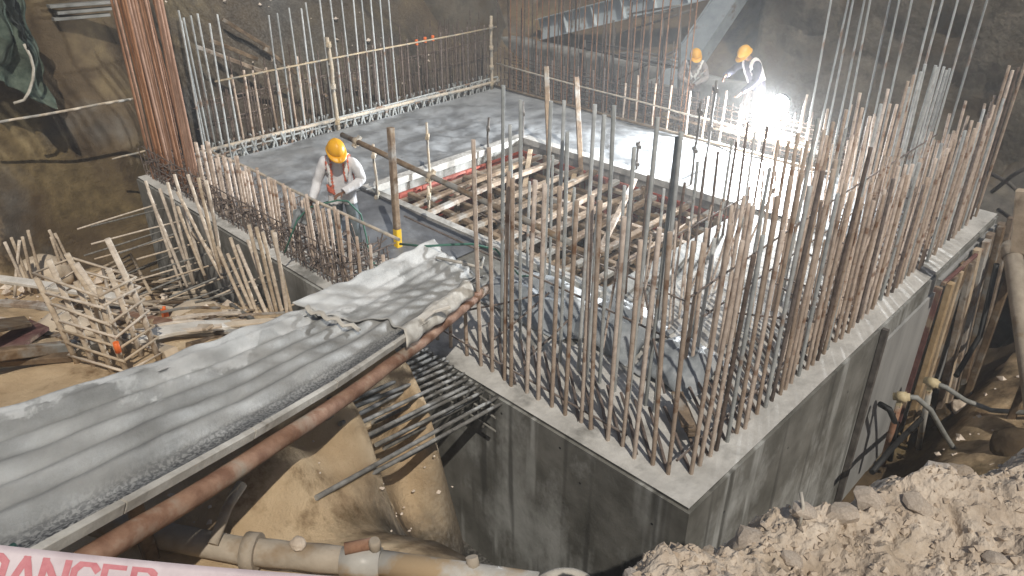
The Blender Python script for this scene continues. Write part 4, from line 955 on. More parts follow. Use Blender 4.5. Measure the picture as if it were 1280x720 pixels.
for i, (a, b, w) in enumerate((((60, 8), (142, 2), .16), ((70, 16), (140, 10), .16), ((66, 24), (136, 18), .14))):
    mb = MB(); mb.bar(at(*a, y=12.75), at(*b, y=12.75), w, .05); single(mb, "board", M['low_wall'], at(*a, y=12.7), "grey board in the small stack high on the left earth face", "board", "grey boards on the left face")
for i, (a, b, y0) in enumerate((((245, 58), (335, 92), 13.3), ((262, 50), (322, 74), 13.6), ((278, 24), (336, 60), 14.2), ((330, 60), (420, 130), 13.0), ((430, 95), (500, 118), 13.4))):
    mb = MB(); mb.bar(at(*a, y=y0), at(*b, y=y0-.3), .12, .08, seg=2); single(mb, "fallen_timber", M['wood_old'] if i else M['wood'], at(*a, y=y0), "fallen timber lying aslant on the slope behind the back left bars", "timber", "fallen timbers on the back left slope")

# ------------------------------------------------------------------ rear structures
lw = wthing("low_concrete_wall", (13, 12, -2), "low grey concrete wall standing in the gap behind the back right row", "wall")
def lwf(u, v):
    y = 16-u*9.6; z = -2.2+v*2.32; return (13.0+.03*noise.noise(Vector((y*2, z*2, 0))), y, z+.05*noise.noise(Vector((y*1.3, 1, 0)))*(v > .9))
mb = MB(); mb.grid(lwf, 60, 16, thick=-.4); part(mb, "wall_body", M['low_wall'], lw)
def ibeam(name, p, q, h, w, mat, label):
    p, q = Vector(p), Vector(q); d = (q-p).normalized(); r = d.cross(Vector((0, 0, 1))).normalized(); u = r.cross(d)
    o = wthing(name, p, label, "beam")
    mb = MB(); mb.bar(p, q, .03, h-.06, up=u, bev=.05); part(mb, "web", M[mat], o)
    for s in (-1, 1):
        mb = MB(); mb.bar(p+u*s*(h/2-.015), q+u*s*(h/2-.015), w, .03, up=u, bev=.05); part(mb, "flange", M[mat], o)
    mb = MB()
    for k in range(1, 6):
        c = p.lerp(q, k/6); mb.bar(c-u*(h/2-.035), c+u*(h/2-.035), w*.9, .02, up=d, bev=.05)
    part(mb, "stiffener", M[mat], o); return o
ibeam("steel_beam", at(676, 36, x=13.5), at(905, -22, x=14.3), .62, .34, 'beam', "pale blue-grey steel I-beam lying on the rear slope above the low wall")
def strut(p, q, w, h):
    o = wthing("raking_strut", p, "broad blue-grey steel strut raking up the rear face behind the far workers", "strut")
    mb = MB(); mb.bar(p, q, w, h, bev=.04, up=(-1, 0, .5)); part(mb, "box_section", M['strut'], o)
    d = (q-p).normalized(); r = d.cross(Vector((-1, 0, .5))).normalized()
    for s in (-1, 1):
        mb = MB(); mb.bar(p+r*s*(w/2+.012), q+r*s*(w/2+.012), .025, h+.10, bev=.05, up=(-1, 0, .5)); part(mb, "edge_plate", M['strut'], o)
    mb = MB(); mb.box((p.x-.3, p.y-.6, gz(p.x, p.y)-.1), (p.x+.4, p.y+.6, p.z+.15)); part(mb, "footing", M['low_wall'], o)
strut(at(836, 112, x=12.3), at(928, -25, x=14.6), .62, .35)
sc = wthing("rear_scaffold", at(775, 105, x=11.8), "small dark tube scaffold with board decks behind the back right row", "scaffold")
for (u, v0, v1, x) in ((757, 62, 30, 12.0), (765, 118, 25, 12.3), (771, 118, 88, 11.6), (803, 118, 18, 11.9), (826, 112, 22, 11.5), (848, 120, 8, 11.2), (812, 60, 18, 12.6), (730, 100, 50, 12.5)):
    mb = MB(); a = at(u, v0+16, x=x); b = at(u+(v1-v0)*-.02, v1, x=x); mb.tube([a, b], .035, 7); part(mb, "upright", M['steel'], sc)
for (a, b) in (((728, 60), (862, 88)), ((735, 52), (850, 74)), ((780, 40), (866, 12)), ((770, 100), (850, 60))):
    mb = MB(); mb.tube([at(*a, x=11.8), at(*b, x=11.5)], .03, 7); part(mb, "ledger", M['steel'], sc)
for (a, b) in (((772, 70), (838, 84)), ((778, 66), (842, 79)), ((790, 22), (836, 14)), ((790, 17), (845, 7))):
    mb = MB(); mb.bar(at(*a, x=11.9), at(*b, x=11.5), .28, .04, seg=2); part(mb, "deck_board", M['low_wall'], sc)
PZ = .26
pf = wthing("work_platform", (9.05, 4.4, 0), "narrow board platform behind the back right row under the nearer far worker", "platform")
for k in range(3):
    mb = MB(); mb.bar((9.06+.24*k+.0, 2.6, PZ-.05+j(.006)), (9.06+.24*k, 6.4, PZ-.05+j(.006)), .22, .04); part(mb, "plank", M['wood'], pf)
for y in (2.8, 4.5, 6.2):
    mb = MB(); mb.bar((9.0, y, PZ-.12), (9.8, y, PZ-.12), .08, .08); part(mb, "bearer", M['wood_old'], pf)
    mb = MB(); mb.bar((9.65, y, -2.9), (9.65, y, PZ-.165), .08, .08, up=(1, 0, 0)); part(mb, "leg", M['wood_old'], pf)

# ------------------------------------------------------------------ right side: pipes, hoses
a, b = at(1264, 305, y=-.45), at(1290, 485, z=-1.2)
bp = wthing("large_pipe", a, "thick pale dusty pipe sloping along the trench at the right edge", "pipe")
mb = MB(); mb.tube([a, a.lerp(b, .5), b, b+(b-a)*.3], .125, 16); part(mb, "barrel", M['pvc_dirty'], bp)
mb = MB(); mb.tube([a.lerp(b, .02), a.lerp(b, .10)], .142, 16); part(mb, "collar", M['pvc_dirty'], bp)
for t, nm in ((.15, 0), (.9, 0)):
    c = a.lerp(b, t); mb = MB(); mb.bar((c.x, c.y, gz(c.x, c.y)-.2), (c.x, c.y, c.z-.14), .1, .1, up=(1, 0, 0)); part(mb, "support_block", M['wood_old'], bp)
def hose_set(cu, cv, cy_, pts, post, label, plabel):
    c = at(cu, cv, y=cy_)
    h = wthing("wellpoint_hose", c, label, "hose")
    mb = MB(); mb.tube([c]+pts, .035, 9); part(mb, "hose", M['hose'], h)
    mb = MB(); d = (pts[0]-c).normalized(); mb.tube([c-d*.10, c-d*.05, c-d*.05, c+d*.06, c+d*.06, c+d*.1], [.05, .055, .07, .07, .055, .05], 10); mb.bar(c-Vector((0, 0, .14)), c+Vector((0, 0, .02)), .07, .07, up=(1, 0, 0)); part(mb, "coupling", M['brass'], h)
    q = at(*post, y=cy_+.02)
    mb = MB(); mb.tube([c-Vector((0, 0, .12)), q], .042, 9); part(mb, "riser", M['pvc'] if cv < 490 else M['rust_pipe'], h)
hose_set(1127, 496, -.34, [at(1146, 497, y=-.50), at(1163, 512, y=-.65), at(1182, 545, y=-.85), at(1205, 580, y=-1.1), at(1225, 610, y=-1.35)], (1103, 580), "grey hose arching from a yellow coupling down into the trench, nearer of two", "")
hose_set(1165, 478, -.42, [at(1182, 484, y=-.60), at(1206, 500, y=-.78), ground_pt(1240, 513, .07, z=-1.8), ground_pt(1285, 516, .06, z=-1.8), ground_pt(1330, 512, .05, z=-1.8)], (1148, 560), "grey hose running right from the farther yellow coupling across the brown soil", "")
for (pts, lab) in (((at(1100, 505, y=-.15), at(1112, 512, y=-.3), at(1120, 530, y=-.35), at(1112, 575, y=-.4)), "black rubber hose drooping against the right-hand wall"), ((at(1165, 510, y=-.35), at(1145, 530, y=-.4), at(1115, 560, y=-.45), at(1090, 590, y=-.45)), "black pipe slanting down into the trench below the couplings"), ((at(1195, 470, y=-.5), at(1225, 420, y=-.5), at(1246, 330, y=-.4)), "black pipe running up along the tall timbers at the right")):
    mb = MB(); mb.tube(list(pts), .04, 8); single(mb, "black_pipe", M['rubber'], pts[0], lab, "pipe")
for (u, v, r, s, lab) in ((1203, 510, .16, 2, "pale stone by the farther hose in the trench"), (1270, 560, .3, 5, "brown boulder at the right edge behind the rubble"), (1240, 425, .45, 3, "big earth boulder beside the thick pipe"), (1185, 520, .22, 8, "brown stone lying under the yellow couplings")):
    p = ground_pt(u, v, .02, z=-1.8); lump("boulder", p, r, 'stone' if r < .2 else 'earth', lab, "stone", seed=s)
a, b = at(1283, 238, y=-.75), at(1281, 300, y=-.9)
mb = MB(); mb.bar(a, b-Vector((0, 0, .15)), .20, .12, up=(1, 0, 0)); single(mb, "timber_block", M['wood_tan'], a, "yellowish timber block standing at the far right edge above the thick pipe", "timber")
for i, (p, q, lab) in enumerate(((at(1235, 215, x=10.4), at(1285, 250, x=10.0), "dark pole crossing at the far right end of the ring"), (at(1240, 240, x=10.2), at(1290, 205, x=9.8), "dark pole slanting up at the far right end of the ring"), (at(1248, 262, x=9.6), at(1290, 300, x=9.0), "grey bent rail by the right end of the kerb"))):
    mb = MB(); mb.tube([p, p.lerp(q, .5)+Vector((0, 0, .05)), q], .035, 7); single(mb, "scrap_pole", M['steel'], p, lab, "pole")
lump("earth_mound", Vector((10.6, -1.2, -1.6)), 1.2, 'earth', "dark earth mound beyond the right end of the ring", "earth mound", (1, .9, .9), seed=9)
# sticks on the rubble
pts = [Vector(rub(.33, .735))+Vector((0, 0, .0)), Vector(rub(.33, .735))+Vector((.02, .01, .09)), Vector(rub(.33, .735))+Vector((.05, .04, .12))]
mb = MB(); mb.tube(pts, .007, 6); single(mb, "wire_end", M['rope'], pts[0], "white bent wire end sticking up from the rubble crest", "wire")

# ------------------------------------------------------------------ near pipes on the ledge
def gp(u, v, lift): return ground_pt(u, v, lift, z=1.5)
def muddy(pts, r, mat, name, label, cat, n=14, k=24):
    P_ = [Vector(p) for p in pts]; mb = MB(); seq, rad = [], []
    for i in range(len(P_)-1):
        for s in range(k): seq.append(P_[i].lerp(P_[i+1], s/k))
    seq.append(P_[-1]); rad = [r*(1+.06*noise.noise(p*7)) for p in seq]; mb.tube(seq, rad, n); return mb
a, b, c = Vector((-3.98, 1.80, 1.55)), Vector((-3.45, 0.98, 1.52)), Vector((-3.0, 0.42, 1.50))
mpipe = wthing("muddy_pipe", a, "mud-caked pipe lying along the bottom left, above the warning tape", "pipe")
part(muddy([a, b, c], .078, 'pvc_dirty', "", "", ""), "barrel", M['pvc_dirty'], mpipe)
mb = MB(); mb.tube([b.lerp(c, .05), b.lerp(c, .16)], .108, 14); part(mb, "collar", M['pvc_dirty'], mpipe)
mb = MB(); p0 = a.lerp(b, .85)+Vector((-.03, -.06, .08)); mb.tube([p0, p0+Vector((.16, .10, .10)), p0+Vector((.30, .18, .13))], [.03, .03, .035], 9); part(mb, "branch", M['pvc_dirty'], mpipe)
d_, e_ = Vector((-2.93, 0.34, 1.50)), Vector((-2.40, -.38, 1.46))
cp = wthing("grey_pipe", d_, "smooth grey plastic pipe joined to the muddy one by a coupling", "pipe")
mb = MB(); mb.tube([d_, d_.lerp(e_, .5), e_], .072, 16); part(mb, "barrel", M['pvc'], cp)
mb = MB(); mb.tube([c.lerp(d_, .1)-(d_-c)*1.2, d_], .084, 14); part(mb, "coupling", M['pvc'], cp)
mb = MB(); q = c+Vector((.02, .02, .10)); mb.tube([q-Vector((.08, -.05, 0)), q+Vector((.05, -.03, 0))], .035, 8); part(mb, "clamp", M['rust_pipe'], cp)
mb = MB(); q = d_+Vector((.0, .04, .10)); mb.tube([q-Vector((0, 0, .05)), q+Vector((0, 0, .03)), q+Vector((0, 0, .05))], [.03, .036, .028], 9); part(mb, "valve", M['pvc_dirty'], cp)
p = d_.lerp(e_, .62)+Vector((0, .03, .07)); mb = MB(); mb.tube([p-Vector((0, 0, .03)), p+Vector((.015, .03, .03))], [.04, .034], 10); part(mb, "spigot", M['pvc_dirty'], cp)
p = Vector((-2.32, -.50, 1.44)); mb = MB()
R_ = .15; mb.tube([p+Vector((R_*math.cos(t)*.75, -R_*math.cos(t)*.75, R_*math.sin(t))) for t in np.linspace(0, 2*math.pi, 25)], .03, 8); single(mb, "pipe_ring", M['liner'], p, "pale pipe ring standing at the foot of the picture left of the rubble", "ring")
p = b.lerp(c, .5)+Vector((0, 0, .13)); lump("clod", p-Vector((0, 0, .03)), .045, 'stone', "pale clod resting on the muddy pipe", "stone", seed=3)
p = gp(190, 655, .03); mb = MB(); mb.tube([p+Vector((.05*k, .02*math.sin(k*1.7), .04+.03*math.sin(k*2.1))) for k in range(6)], .012, 6); single(mb, "tie_wire", M['rope'], p, "twisted pale wire by the upper end of the muddy pipe", "wire")

# ------------------------------------------------------------------ warning tape
tp = wthing("warning_tape", (-4.4, -1.0, 3.8), "white barrier tape printed DANGER in red, stretched across the bottom left corner", "warning tape")
def tpoint(u, v): 
    d = _F+_R*((u-640)/968)-_U*((v-360)/968); return CAMP+d.normalized()*1.52
T0, T1 = tpoint(-90, 671), tpoint(470, 724)
tu = (T1-T0); TL = tu.length; tu.normalize(); tn = (CAMP-(T0+T1)/2); tn = (tn-tu*tn.dot(tu)).normalized(); tdn = tu.cross(tn); tdn = tdn if tdn.z < 0 else -tdn
def tape_pt(s, w, off=0.0):
    q = .006*math.sin(s*11+1)*(w+.01)*20+.004*noise.noise(Vector((s*18, w*30, 0)))
    sag = -.012*math.sin(max(0, min(1, s/TL))*math.pi)
    return T0+tu*s+tdn*(w-sag*.4)+tn*(q*.5+off)
ext = .25
mb = MB(); mb.grid(lambda u, v: tape_pt(-ext+u*(TL+2*ext), v*.085), 90, 8, thick=.0008); part(mb, "tape_film", M['tape'], tp)
# letters: bold strokes, drawn as flat print 1 mm proud of the film
GLY = {'D': ([[(0,0),(0,1)],[(0,1),(.45,1),(.7,.8),(.7,.2),(.45,0),(0,0)]], .7), 'A': ([[(0,0),(.36,1),(.72,0)],[(.14,.32),(.58,.32)]], .72),
       'N': ([[(0,0),(0,1)],[(0,1),(.68,0)],[(.68,0),(.68,1)]], .68), 'G': ([[(.68,.82),(.5,1),(.2,1),(0,.78),(0,.22),(.2,0),(.5,0),(.68,.2),(.68,.48)],[(.68,.48),(.38,.48)]], .68),
       'E': ([[(.6,1),(0,1),(0,0),(.6,0)],[(0,.5),(.52,.5)]], .6), 'R': ([[(0,0),(0,1)],[(0,1),(.45,1),(.64,.86),(.64,.64),(.45,.5),(0,.5)],[(.34,.5),(.66,0)]], .66)}
def word(txt, s_end, cap, top, pitch):
    n = len(txt)
    for i, ch in enumerate(txt):
        st, w = GLY[ch]; s0 = s_end-(n-i)*pitch; mb = MB(); hw = .105
        for line in st:
            for (xa, ya), (xb, yb) in zip(line[:-1], line[1:]):
                dx, dy = xb-xa, yb-ya; L = math.hypot(dx, dy); dx, dy = dx/L, dy/L
                xa2, ya2, xb2, yb2 = xa-dx*.06, ya-dy*.06, xb+dx*.06, yb+dy*.06; k = 4
                P_ = []
                for m_ in range(k+1):
                    xx, yy = xa2+(xb2-xa2)*m_/k, ya2+(yb2-ya2)*m_/k
                    for sg in (-1, 1):
                        gx_, gy_ = (xx-dy*hw*sg)*.93+.02, min(1.04, max(-.04, yy+dx*hw*sg))
                        P_.append(tape_pt(s0+gx_*cap*.98, top+(1-gy_)*cap, .0016+.00004*i))
                mb.add(P_, [(2*m_, 2*m_+1, 2*m_+3, 2*m_+2) for m_ in range(k)])
        part(mb, "letter", M['tape_ink'], tp)
s_end = (tpoint(208, 697)-T0).dot(tu)
word("DANGER", s_end, .052, .013, .0435)
# ------------------------------------------------------------------ people
def skin_mesh(chains, subdiv=2):
    """chains: list of lists of (key, point, radius); shared keys join; first key is the root"""
    vid, pts, rad, edges = {}, [], [], []
    for ch in chains:
        prev = None
        for key, p, r in ch:
            if key not in vid: vid[key] = len(pts); pts.append(p); rad.append(r)
            if prev is not None: edges.append((prev, vid[key]))
            prev = vid[key]
    me = bpy.data.meshes.new("body"); me.from_pydata(pts, edges, []); ob = bpy.data.objects.new("body_tmp", me); COL.objects.link(ob)
    md = ob.modifiers.new("skin", 'SKIN'); md.use_smooth_shade = True; md.branch_smoothing = .4
    sv = me.skin_vertices[0].data
    for i, r in enumerate(rad): sv[i].radius = r if isinstance(r, tuple) else (r, r); sv[i].use_root = (i == 0)
    ss = ob.modifiers.new("sub", 'SUBSURF'); ss.levels = subdiv; ss.render_levels = subdiv
    dg = bpy.context.evaluated_depsgraph_get(); dg.update()
    out = bpy.data.meshes.new_from_object(ob.evaluated_get(dg)); bpy.data.objects.remove(ob); return out
def ellipsoid(mb, fn, nu=24, nv=16):
    vs = []
    for jx in range(nv+1):
        th = math.pi*jx/nv
        for i in range(nu): ph = 2*math.pi*i/nu; vs.append(fn(math.sin(th)*math.cos(ph), math.sin(th)*math.sin(ph), math.cos(th)))
    fs = [(jx*nu+i, (jx+1)*nu+i, (jx+1)*nu+(i+1) % nu, jx*nu+(i+1) % nu) for jx in range(nv) for i in range(nu)]
    return mb.add(vs, fs, True)
def frame(fwd, up):
    f = Vector(fwd).normalized(); l = Vector(up).cross(f).normalized(); u = f.cross(l); return Matrix((f, l, u)).transposed()
def head_geo(mb, c, F3):
    def fn(x, y, z):
        X, Y, Z = x*.098, y*.076, z*.118
        if z < 0: X *= 1-.18*z*z; Y *= 1-.32*z*z; X += .012*max(0, x)*(-z)
        if x > .4:
            X -= .012*math.exp(-((z-.10)/.14)**2)*math.exp(-((abs(y)-.38)/.2)**2)          # eye sockets
            X += .026*math.exp(-((z+.16)/.16)**2)*math.exp(-(y/.17)**2)                      # nose
            X += .007*math.exp(-((z+.50)/.07)**2)*math.exp(-(y/.32)**2)-.006*math.exp(-((z+.56)/.03)**2)*math.exp(-(y/.3)**2)  # lips
        return Vector(c)+F3@Vector((X, Y, Z))
    ellipsoid(mb, fn, 36, 26)
    for s in (-1, 1):
        ellipsoid(mb, lambda x, y, z: Vector(c)+F3@Vector((x*.022-.005, s*.078+y*.011, z*.034-.008)), 10, 8)
def hand_geo(mb, w, d, n, side, curl=1.0):
    """palm and five bent fingers; w wrist, d pointing direction, n palm normal, side +1 left / -1 right"""
    d = Vector(d).normalized(); n = Vector(n); n = (n-d*n.dot(d)).normalized(); s = d.cross(n)*side
    w = Vector(w)
    ellipsoid(mb, lambda x, y, z: w+d*(.045+x*.055)+s*(y*.042)+n*(z*.017), 14, 10)
    for k, (off, L) in enumerate(((.030, .075), (.010, .085), (-.011, .079), (-.031, .062))):
        p = w+d*(.085-.006*abs(k-1.2))+s*off; pts = [p-d*.02]; a = .25*curl
        dd = d
        for f, bend in ((.45, .55), (.32, .75), (.26, .6)):
            pts.append(p); dd = (dd*math.cos(bend*curl)+n*math.sin(bend*curl)) if False else dd
            ang = a; dirv = d*math.cos(ang)+n*math.sin(ang); p = p+dirv*(L*f); a += bend*curl*.9
        pts.append(p); mb.tube(pts, [.0095, .0095, .009, .008, .0055], 8)
    p = w+d*.028+s*.034; pts = [p-s*.01]; 
    for q in ((.6, .7, .3), (.8, .3, .5)): pts.append(p); v = (d*q[0]+s*q[1]+n*q[2]).normalized(); p = p+v*.034
    pts.append(p); mb.tube(pts, [.011, .0115, .010, .0065], 8)
def shell(me, sel, off, name, mat, root, fold=.0, loc=None):
    """a garment: copy of the chosen body faces pushed out along the normals, with folds"""
    me.update(); vmap, vs, fs = {}, [], []
    nr = [v.normal.copy() for v in me.vertices]
    for p in me.polygons:
        if sel(p):
            f = []
            for i in p.vertices:
                if i not in vmap:
                    co = me.vertices[i].co; k = off+fold*noise.noise(co*9)+fold*.6*noise.noise(Vector((co.x*22, co.y*22, co.z*7)))
                    vmap[i] = len(vs); vs.append(co+nr[i]*k)
                f.append(vmap[i])
            fs.append(tuple(f))
    if not fs: return None
    # turn the free edges inward so hems have depth
    cnt = {}
    for f in fs:
        for a, b in zip(f, f[1:]+f[:1]): cnt[(a, b)] = 1
    back = {v: k for k, v in vmap.items()}; inner = {}
    for (a, b) in list(cnt):
        if (b, a) not in cnt:
            for q in (a, b):
                if q not in inner: inner[q] = len(vs); i = back[q]; vs.append(me.vertices[i].co-nr[i]*.004)
            fs.append((b, a, inner[a], inner[b]))
    m = bpy.data.meshes.new(name); m.from_pydata(vs, [], fs); m.materials.append(M[mat]); m.polygons.foreach_set('use_smooth', [True]*len(fs)); m.update()
    return link(name, m, root)
def seg_d(p, a, b):
    ab = b-a; t = max(0, min(1, (p-a).dot(ab)/ab.length_squared)); return (p-a-ab*t).length
def make_person(loc, yaw, J, label, shirt, trousers, gear, headdir):
    root = thing("person", loc, label, "person", rotz=yaw)
    V = {k: Vector(v) for k, v in J.items()}
    ch = [[('pel', V['pel'], (.155, .125)), ('wai', V['wai'], (.145, .115)), ('che', V['che'], (.175, .125)), ('nb', V['nb'], (.085, .08)), ('neck', V['neck'], .058), ('hd', V['head'], .055)]]
    for s in 'LR':
        ch.append([('nb2'+s, V['che'].lerp(V['nb'], .55), .09), ('sh'+s, V['sh'+s], .072), ('ua'+s, V['sh'+s].lerp(V['el'+s], .5), .053), ('el'+s, V['el'+s], .043), ('fa'+s, V['el'+s].lerp(V['wr'+s], .35), .042), ('wr'+s, V['wr'+s], .027)])
        ch[-1][0] = ('che', V['che'], .17)
        ch.append([('pel', V['pel'], .15), ('hip'+s, V['hip'+s], .098), ('th'+s, V['hip'+s].lerp(V['kn'+s], .5), .082), ('kn'+s, V['kn'+s], .058), ('ca'+s, V['kn'+s].lerp(V['an'+s], .35), .056), ('an'+s, V['an'+s], .040), ('toe'+s, V['an'+s]+Vector((.17, 0, -.045)), .038)])
    sk = skin_mesh(ch, 3)
    bones = [('t', V['pel'], V['wai']), ('t', V['wai'], V['che']), ('t', V['che'], V['nb']), ('n', V['neck'], V['head'])]
    for s in 'LR': bones += [('t', V['che'].lerp(V['nb'], .6), V['sh'+s]), ('a', V['sh'+s], V['el'+s]), ('a', V['el'+s], V['wr'+s].lerp(V['el'+s], .12)), ('h', V['wr'+s], V['wr'+s]+(V['wr'+s]-V['el'+s])*.3),
                           ('l', V['hip'+s], V['kn'+s]), ('l', V['kn'+s], V['an'+s]), ('f', V['an'+s], V['an'+s]+Vector((.17, 0, -.045)))]
    def zone(p): return min(bones, key=lambda b: seg_d(p.center, b[1], b[2]))[0]
    zs = [zone(p) for p in sk.polygons]; hem = V['pel'].z-.13
    # one continuous body: skin surface, head and hands in one mesh
    mb = MB(); mb.add([v.co for v in sk.vertices], [tuple(p.vertices) for p in sk.polygons], True)
    F3 = frame(headdir, (0, 0, 1)); head_geo(mb, V['head']+F3@Vector((.015, 0, .045)), F3)
    for s, sg in (('L', 1), ('R', -1)):
        hand_geo(mb, V['wr'+s], (V['wr'+s]-V['el'+s]).normalized()*.5+Vector(J.get('hd'+s, (0.3, 0, -.5)))*.5, J.get('hn'+s, (0, -sg, 0)), sg, .9)
    mb.build("body", M['skin'], root)
    legz = lambda p: zs[p.index] == 'l' or (zs[p.index] == 't' and p.center.z < hem+.10)
    shell(sk, legz, .014, "trousers", trousers, root, .010)
    for sg in (1, -1): shell(sk, lambda p: (zs[p.index] == 'f' or (zs[p.index] == 'l' and p.center.z < .10)) and (p.center.y > 0) == (sg > 0), .016, "boot", 'boot', root)
    sht = shell(sk, lambda p: zs[p.index] in 'ta' and p.center.z > hem-.02 or (zs[p.index] == 'l' and p.center.z > hem), .024, "shirt", shirt, root, .012)
    lat = lambda p: abs(p.center.y-V['wai'].y)
    if gear == 'straps':
        for s, nm in ((1, 0), (-1, 0)):
            st = shell(sk, lambda p: zs[p.index] == 't' and abs((p.center.y-V['wai'].y)*s-.105) < .034 and p.center.z > hem, .050, "vest_strap", 'strap', root, .003)
            if st: shell(sk, lambda p: zs[p.index] == 't' and abs((p.center.y-V['wai'].y)*s-.105) < .017 and p.center.z > V['wai'].z+.02, .056, "reflective_band", 'reflect', st, .002)
    elif gear == 'vest':
        for s in (1, -1):
            vs = shell(sk, lambda p: zs[p.index] == 't' and abs((p.center.y-V['wai'].y)*s-.12) < .036, .040, "vest_strap", 'vest', root, .004)
            if vs: shell(sk, lambda p: zs[p.index] == 't' and abs((p.center.y-V['wai'].y)*s-.12) < .018, .047, "reflective_band", 'reflect', vs, .002)
    else:
        for s in (1, -1): shell(sk, lambda p: zs[p.index] == 't' and abs((p.center.y-V['wai'].y)*s-(.03+.45*max(0, p.center.z-V['wai'].z-.05))) < .026 and p.center.z > V['wai'].z, .042, "vest_strap", 'reflect', root, .002)
    # helmet: dome, brim, peak and crown ridge
    c = V['head']+F3@Vector((.005, 0, .085)); mb = MB()
    def dome(x, y, z):
        zz = max(z, -.12); r = 1+.035*math.exp(-(y/.16)**2)*(z > .1)
        return c+F3@Vector((x*.142*r, y*.118*r, zz*.132*r))
    ellipsoid(mb, dome, 36, 22); hm = mb.build("helmet", M['helmet'], root)
    mb = MB()
    def brim(u, v):
        a = 2*math.pi*u; pk = max(0, math.cos(a))**2; r = v*(.016+.062*pk)
        return c+F3@Vector((math.cos(a)*(.139+r), math.sin(a)*(.115+r*.8), -.014-.016*v*(1+pk)))
    mb.grid(brim, 40, 3, thick=.005); mb.build("brim", M['helmet'], hm)
    return root
up = dict(pel=(0,0,.93), wai=(.01,0,1.08), che=(.03,0,1.28), nb=(.06,0,1.44), neck=(.085,0,1.49), head=(.13,0,1.54),
          shL=(.04,.185,1.39), shR=(.04,-.185,1.39), elL=(.03,.30,1.13), elR=(.08,-.30,1.12), wrL=(.27,.06,1.04), wrR=(.30,-.36,.92),
          hipL=(0,.095,.88), hipR=(0,-.095,.88), knL=(.03,.13,.49), knR=(.05,-.12,.49), anL=(-.01,.14,.085), anR=(.0,-.13,.085))
W1 = Vector((.84, 6.20, .03)); Y1 = math.radians(226)
j1 = dict(up); j1.update(hdL=(.3,-.6,-.1), hdR=(.5,-.2,-.4), hnL=(.2,0,-1), hnR=(.4,.6,-.2))
make_person(W1, Y1, j1, "nearest worker, in white long-sleeved shirt with orange straps and yellow helmet, looking down", 'white_shirt', 'jeans', 'straps', (.78, .32, -.44))
bent = dict(pel=(-.05,0,.93), wai=(.01,0,1.07), che=(.12,0,1.26), nb=(.21,0,1.39), neck=(.25,0,1.43), head=(.31,0,1.475),
            shL=(.16,.185,1.33), shR=(.17,-.185,1.33), elL=(.24,.28,1.05), elR=(.40,-.25,1.14), wrL=(.46,.20,.86), wrR=(.62,-.12,1.12),
            hipL=(-.06,.095,.88), hipR=(-.06,-.095,.88), knL=(.02,.12,.48), knR=(.08,-.12,.48), anL=(-.08,.13,.085), anR=(.02,-.13,.085), hnL=(.5,-.5,0), hnR=(0,.6,-.6))
make_person(Vector((9.22, 4.66, PZ-.02)), math.radians(158), bent, "worker with navy sleeves and pale vest straps bending over the bars beside the lit lamp", 'navy_shirt', 'dark_trousers', 'vest', (.80, .06, -.58))
j3 = dict(up); j3.update(wrL=(.34,.02,1.0), wrR=(.34,-.08,1.02), elL=(.10,.30,1.12), elR=(.12,-.29,1.12), hnL=(.2,-.6,-.3), hnR=(.2,.6,-.3))
W3 = at(868, 58, x=10.4); W3.z -= 1.76; W3.x += .08
make_person(W3, math.radians(214), j3, "farther worker in grey shirt with white chest bands, half hidden by the back right row", 'grey_shirt', 'dark_trousers', 'bands', (.8, .1, -.40))
mb = MB()
for k in range(4): mb.bar((W3.x-.4, W3.y-.45+.3*k, W3.z-.03), (W3.x+.5, W3.y-.45+.3*k, W3.z-.03), .27, .05)
for dx in (-.3, .4):
    mb.bar((W3.x+dx, W3.y-.6, W3.z-.11), (W3.x+dx, W3.y+.6, W3.z-.11), .08, .10)
    for dy in (-.5, .5): mb.bar((W3.x+dx, W3.y+dy, -2.9), (W3.x+dx, W3.y+dy, W3.z-.16), .08, .08, up=(1, 0, 0))
single(mb, "foot_boards", M['wood_old'], W3, "rough boards under the farther worker's feet", "boards")
# what the nearest worker holds
def w1(p): return W1+Matrix.Rotation(Y1, 3, 'Z')@Vector(p)
pts = [w1(p) for p in ((.55, -.75, .30), (.44, -.55, .72), (.36, -.40, .87), (.38, -.2, .93), (.36, .0, .97), (.30, .12, .93), (.22, .26, .70), (.20, .30, .35), (.30, .34, .06), (.6, .5, .06))]
mb = MB(); mb.tube(pts, .012, 8); single(mb, "water_hose", M['green_hose'], pts[4], "green hose held in both hands by the nearest worker", "hose")
def cloth(u, v):
    p = w1((.36+.04*math.sin(u*6), -.40-.20*u+.05*v, .90-.05*u)); p2 = w1((.30+.05*u, -.34-.34*u, .66-.08*u)); q = p.lerp(p2, v)
    return q+Vector((.03*noise.noise(Vector((u*4, v*3, 0))), .03*noise.noise(Vector((u*4, v*3, 5))), .02*math.sin(u*12)))
mb = MB(); mb.grid(cloth, 18, 18, thick=.004); single(mb, "grey_cloth", M['tarp'], w1((.4, -.5, .7)), "grey-green sheet hanging from the nearest worker's right hand", "cloth")
a = W3.copy(); r3 = Matrix.Rotation(math.radians(214), 3, 'Z')
mb = MB(); mb.tube([a+r3@Vector(p) for p in ((.42, -.30, .62), (.38, -.04, 1.01), (.36, .25, 1.36))], .014, 6); single(mb, "hand_bar", M['rebar_grey'], a, "thin bar held across the body by the farther worker", "bar")

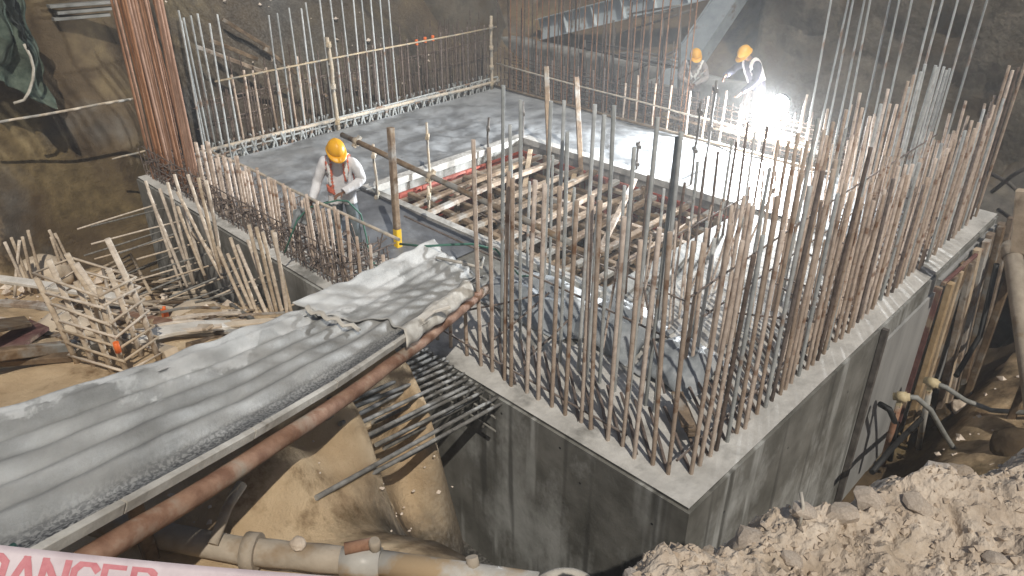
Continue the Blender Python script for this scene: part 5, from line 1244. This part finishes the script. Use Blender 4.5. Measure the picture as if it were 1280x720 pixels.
# ------------------------------------------------------------------ the lit work lamp
LP = at(978, 127, x=9.3); ld = Vector((-.85, .10, -.42)).normalized()
lt = wthing("work_lamp", (LP.x, LP.y, PZ), "glaring white work lamp on a tripod stand at the back right of the ring", "lamp")
mb = MB(); mb.tube([(LP.x, LP.y, PZ+.15), (LP.x, LP.y, LP.z-.16)], .018, 8); part(mb, "pole", M['lamp_body'], lt)
for k in range(3):
    a = 2.1*k+.5; mb = MB(); mb.tube([(LP.x, LP.y, LP.z-.30), (LP.x+.22*math.cos(a), LP.y+.22*math.sin(a), PZ-.02)], .012, 6); part(mb, "leg", M['reflect'], lt)
mb = MB(); mb.tube([LP-ld*.12, LP-ld*.10, LP-ld*.02, LP], [.05, .11, .15, .155], 24); part(mb, "housing", M['lamp_body'], lt)
mb = MB(); mb.tube([LP+ld*.002, LP+ld*.012], [.15, .135], 24); part(mb, "lens", M['lamp_glow'], lt)
mb = MB(); mb.bar((LP.x, LP.y, LP.z-.18), (LP-ld*.08-Vector((0, 0, .12))), .05, .02); part(mb, "bracket", M['lamp_body'], lt)
pl = bpy.data.lights.new("lamp_light", 'SPOT'); pl.energy = 7500; pl.color = (.93, .97, 1.0); pl.shadow_soft_size = .16; pl.spot_size = math.radians(165); pl.spot_blend = .6
po_ = bpy.data.objects.new("lamp_light", pl); COL.objects.link(po_); po_.location = ld*.10+Vector((0, 0, LP.z-PZ)); po_.parent = lt
po_.rotation_euler = ld.to_track_quat('-Z', 'Y').to_euler()
# ------------------------------------------------------------------ dusty air round the site
hb = MB(); hb.box((-16, -16, -5), (60, 60, 12)); o = hb.build("haze", M['steel']); o.data.materials.clear()
hm = bpy.data.materials.new("dusty_air"); hm.use_nodes = True; nt = hm.node_tree; nt.nodes.remove(nt.nodes["Principled BSDF"])
pv = nt.nodes.new("ShaderNodeVolumePrincipled"); pv.inputs['Color'].default_value = (.93, .93, .92, 1); pv.inputs['Density'].default_value = 0.0045; pv.inputs['Anisotropy'].default_value = .35
nt.links.new(pv.outputs[0], nt.nodes["Material Output"].inputs['Volume']); o.data.materials.append(hm); tag(o, "thin dusty night air over the whole site", "haze", kind='stuff')
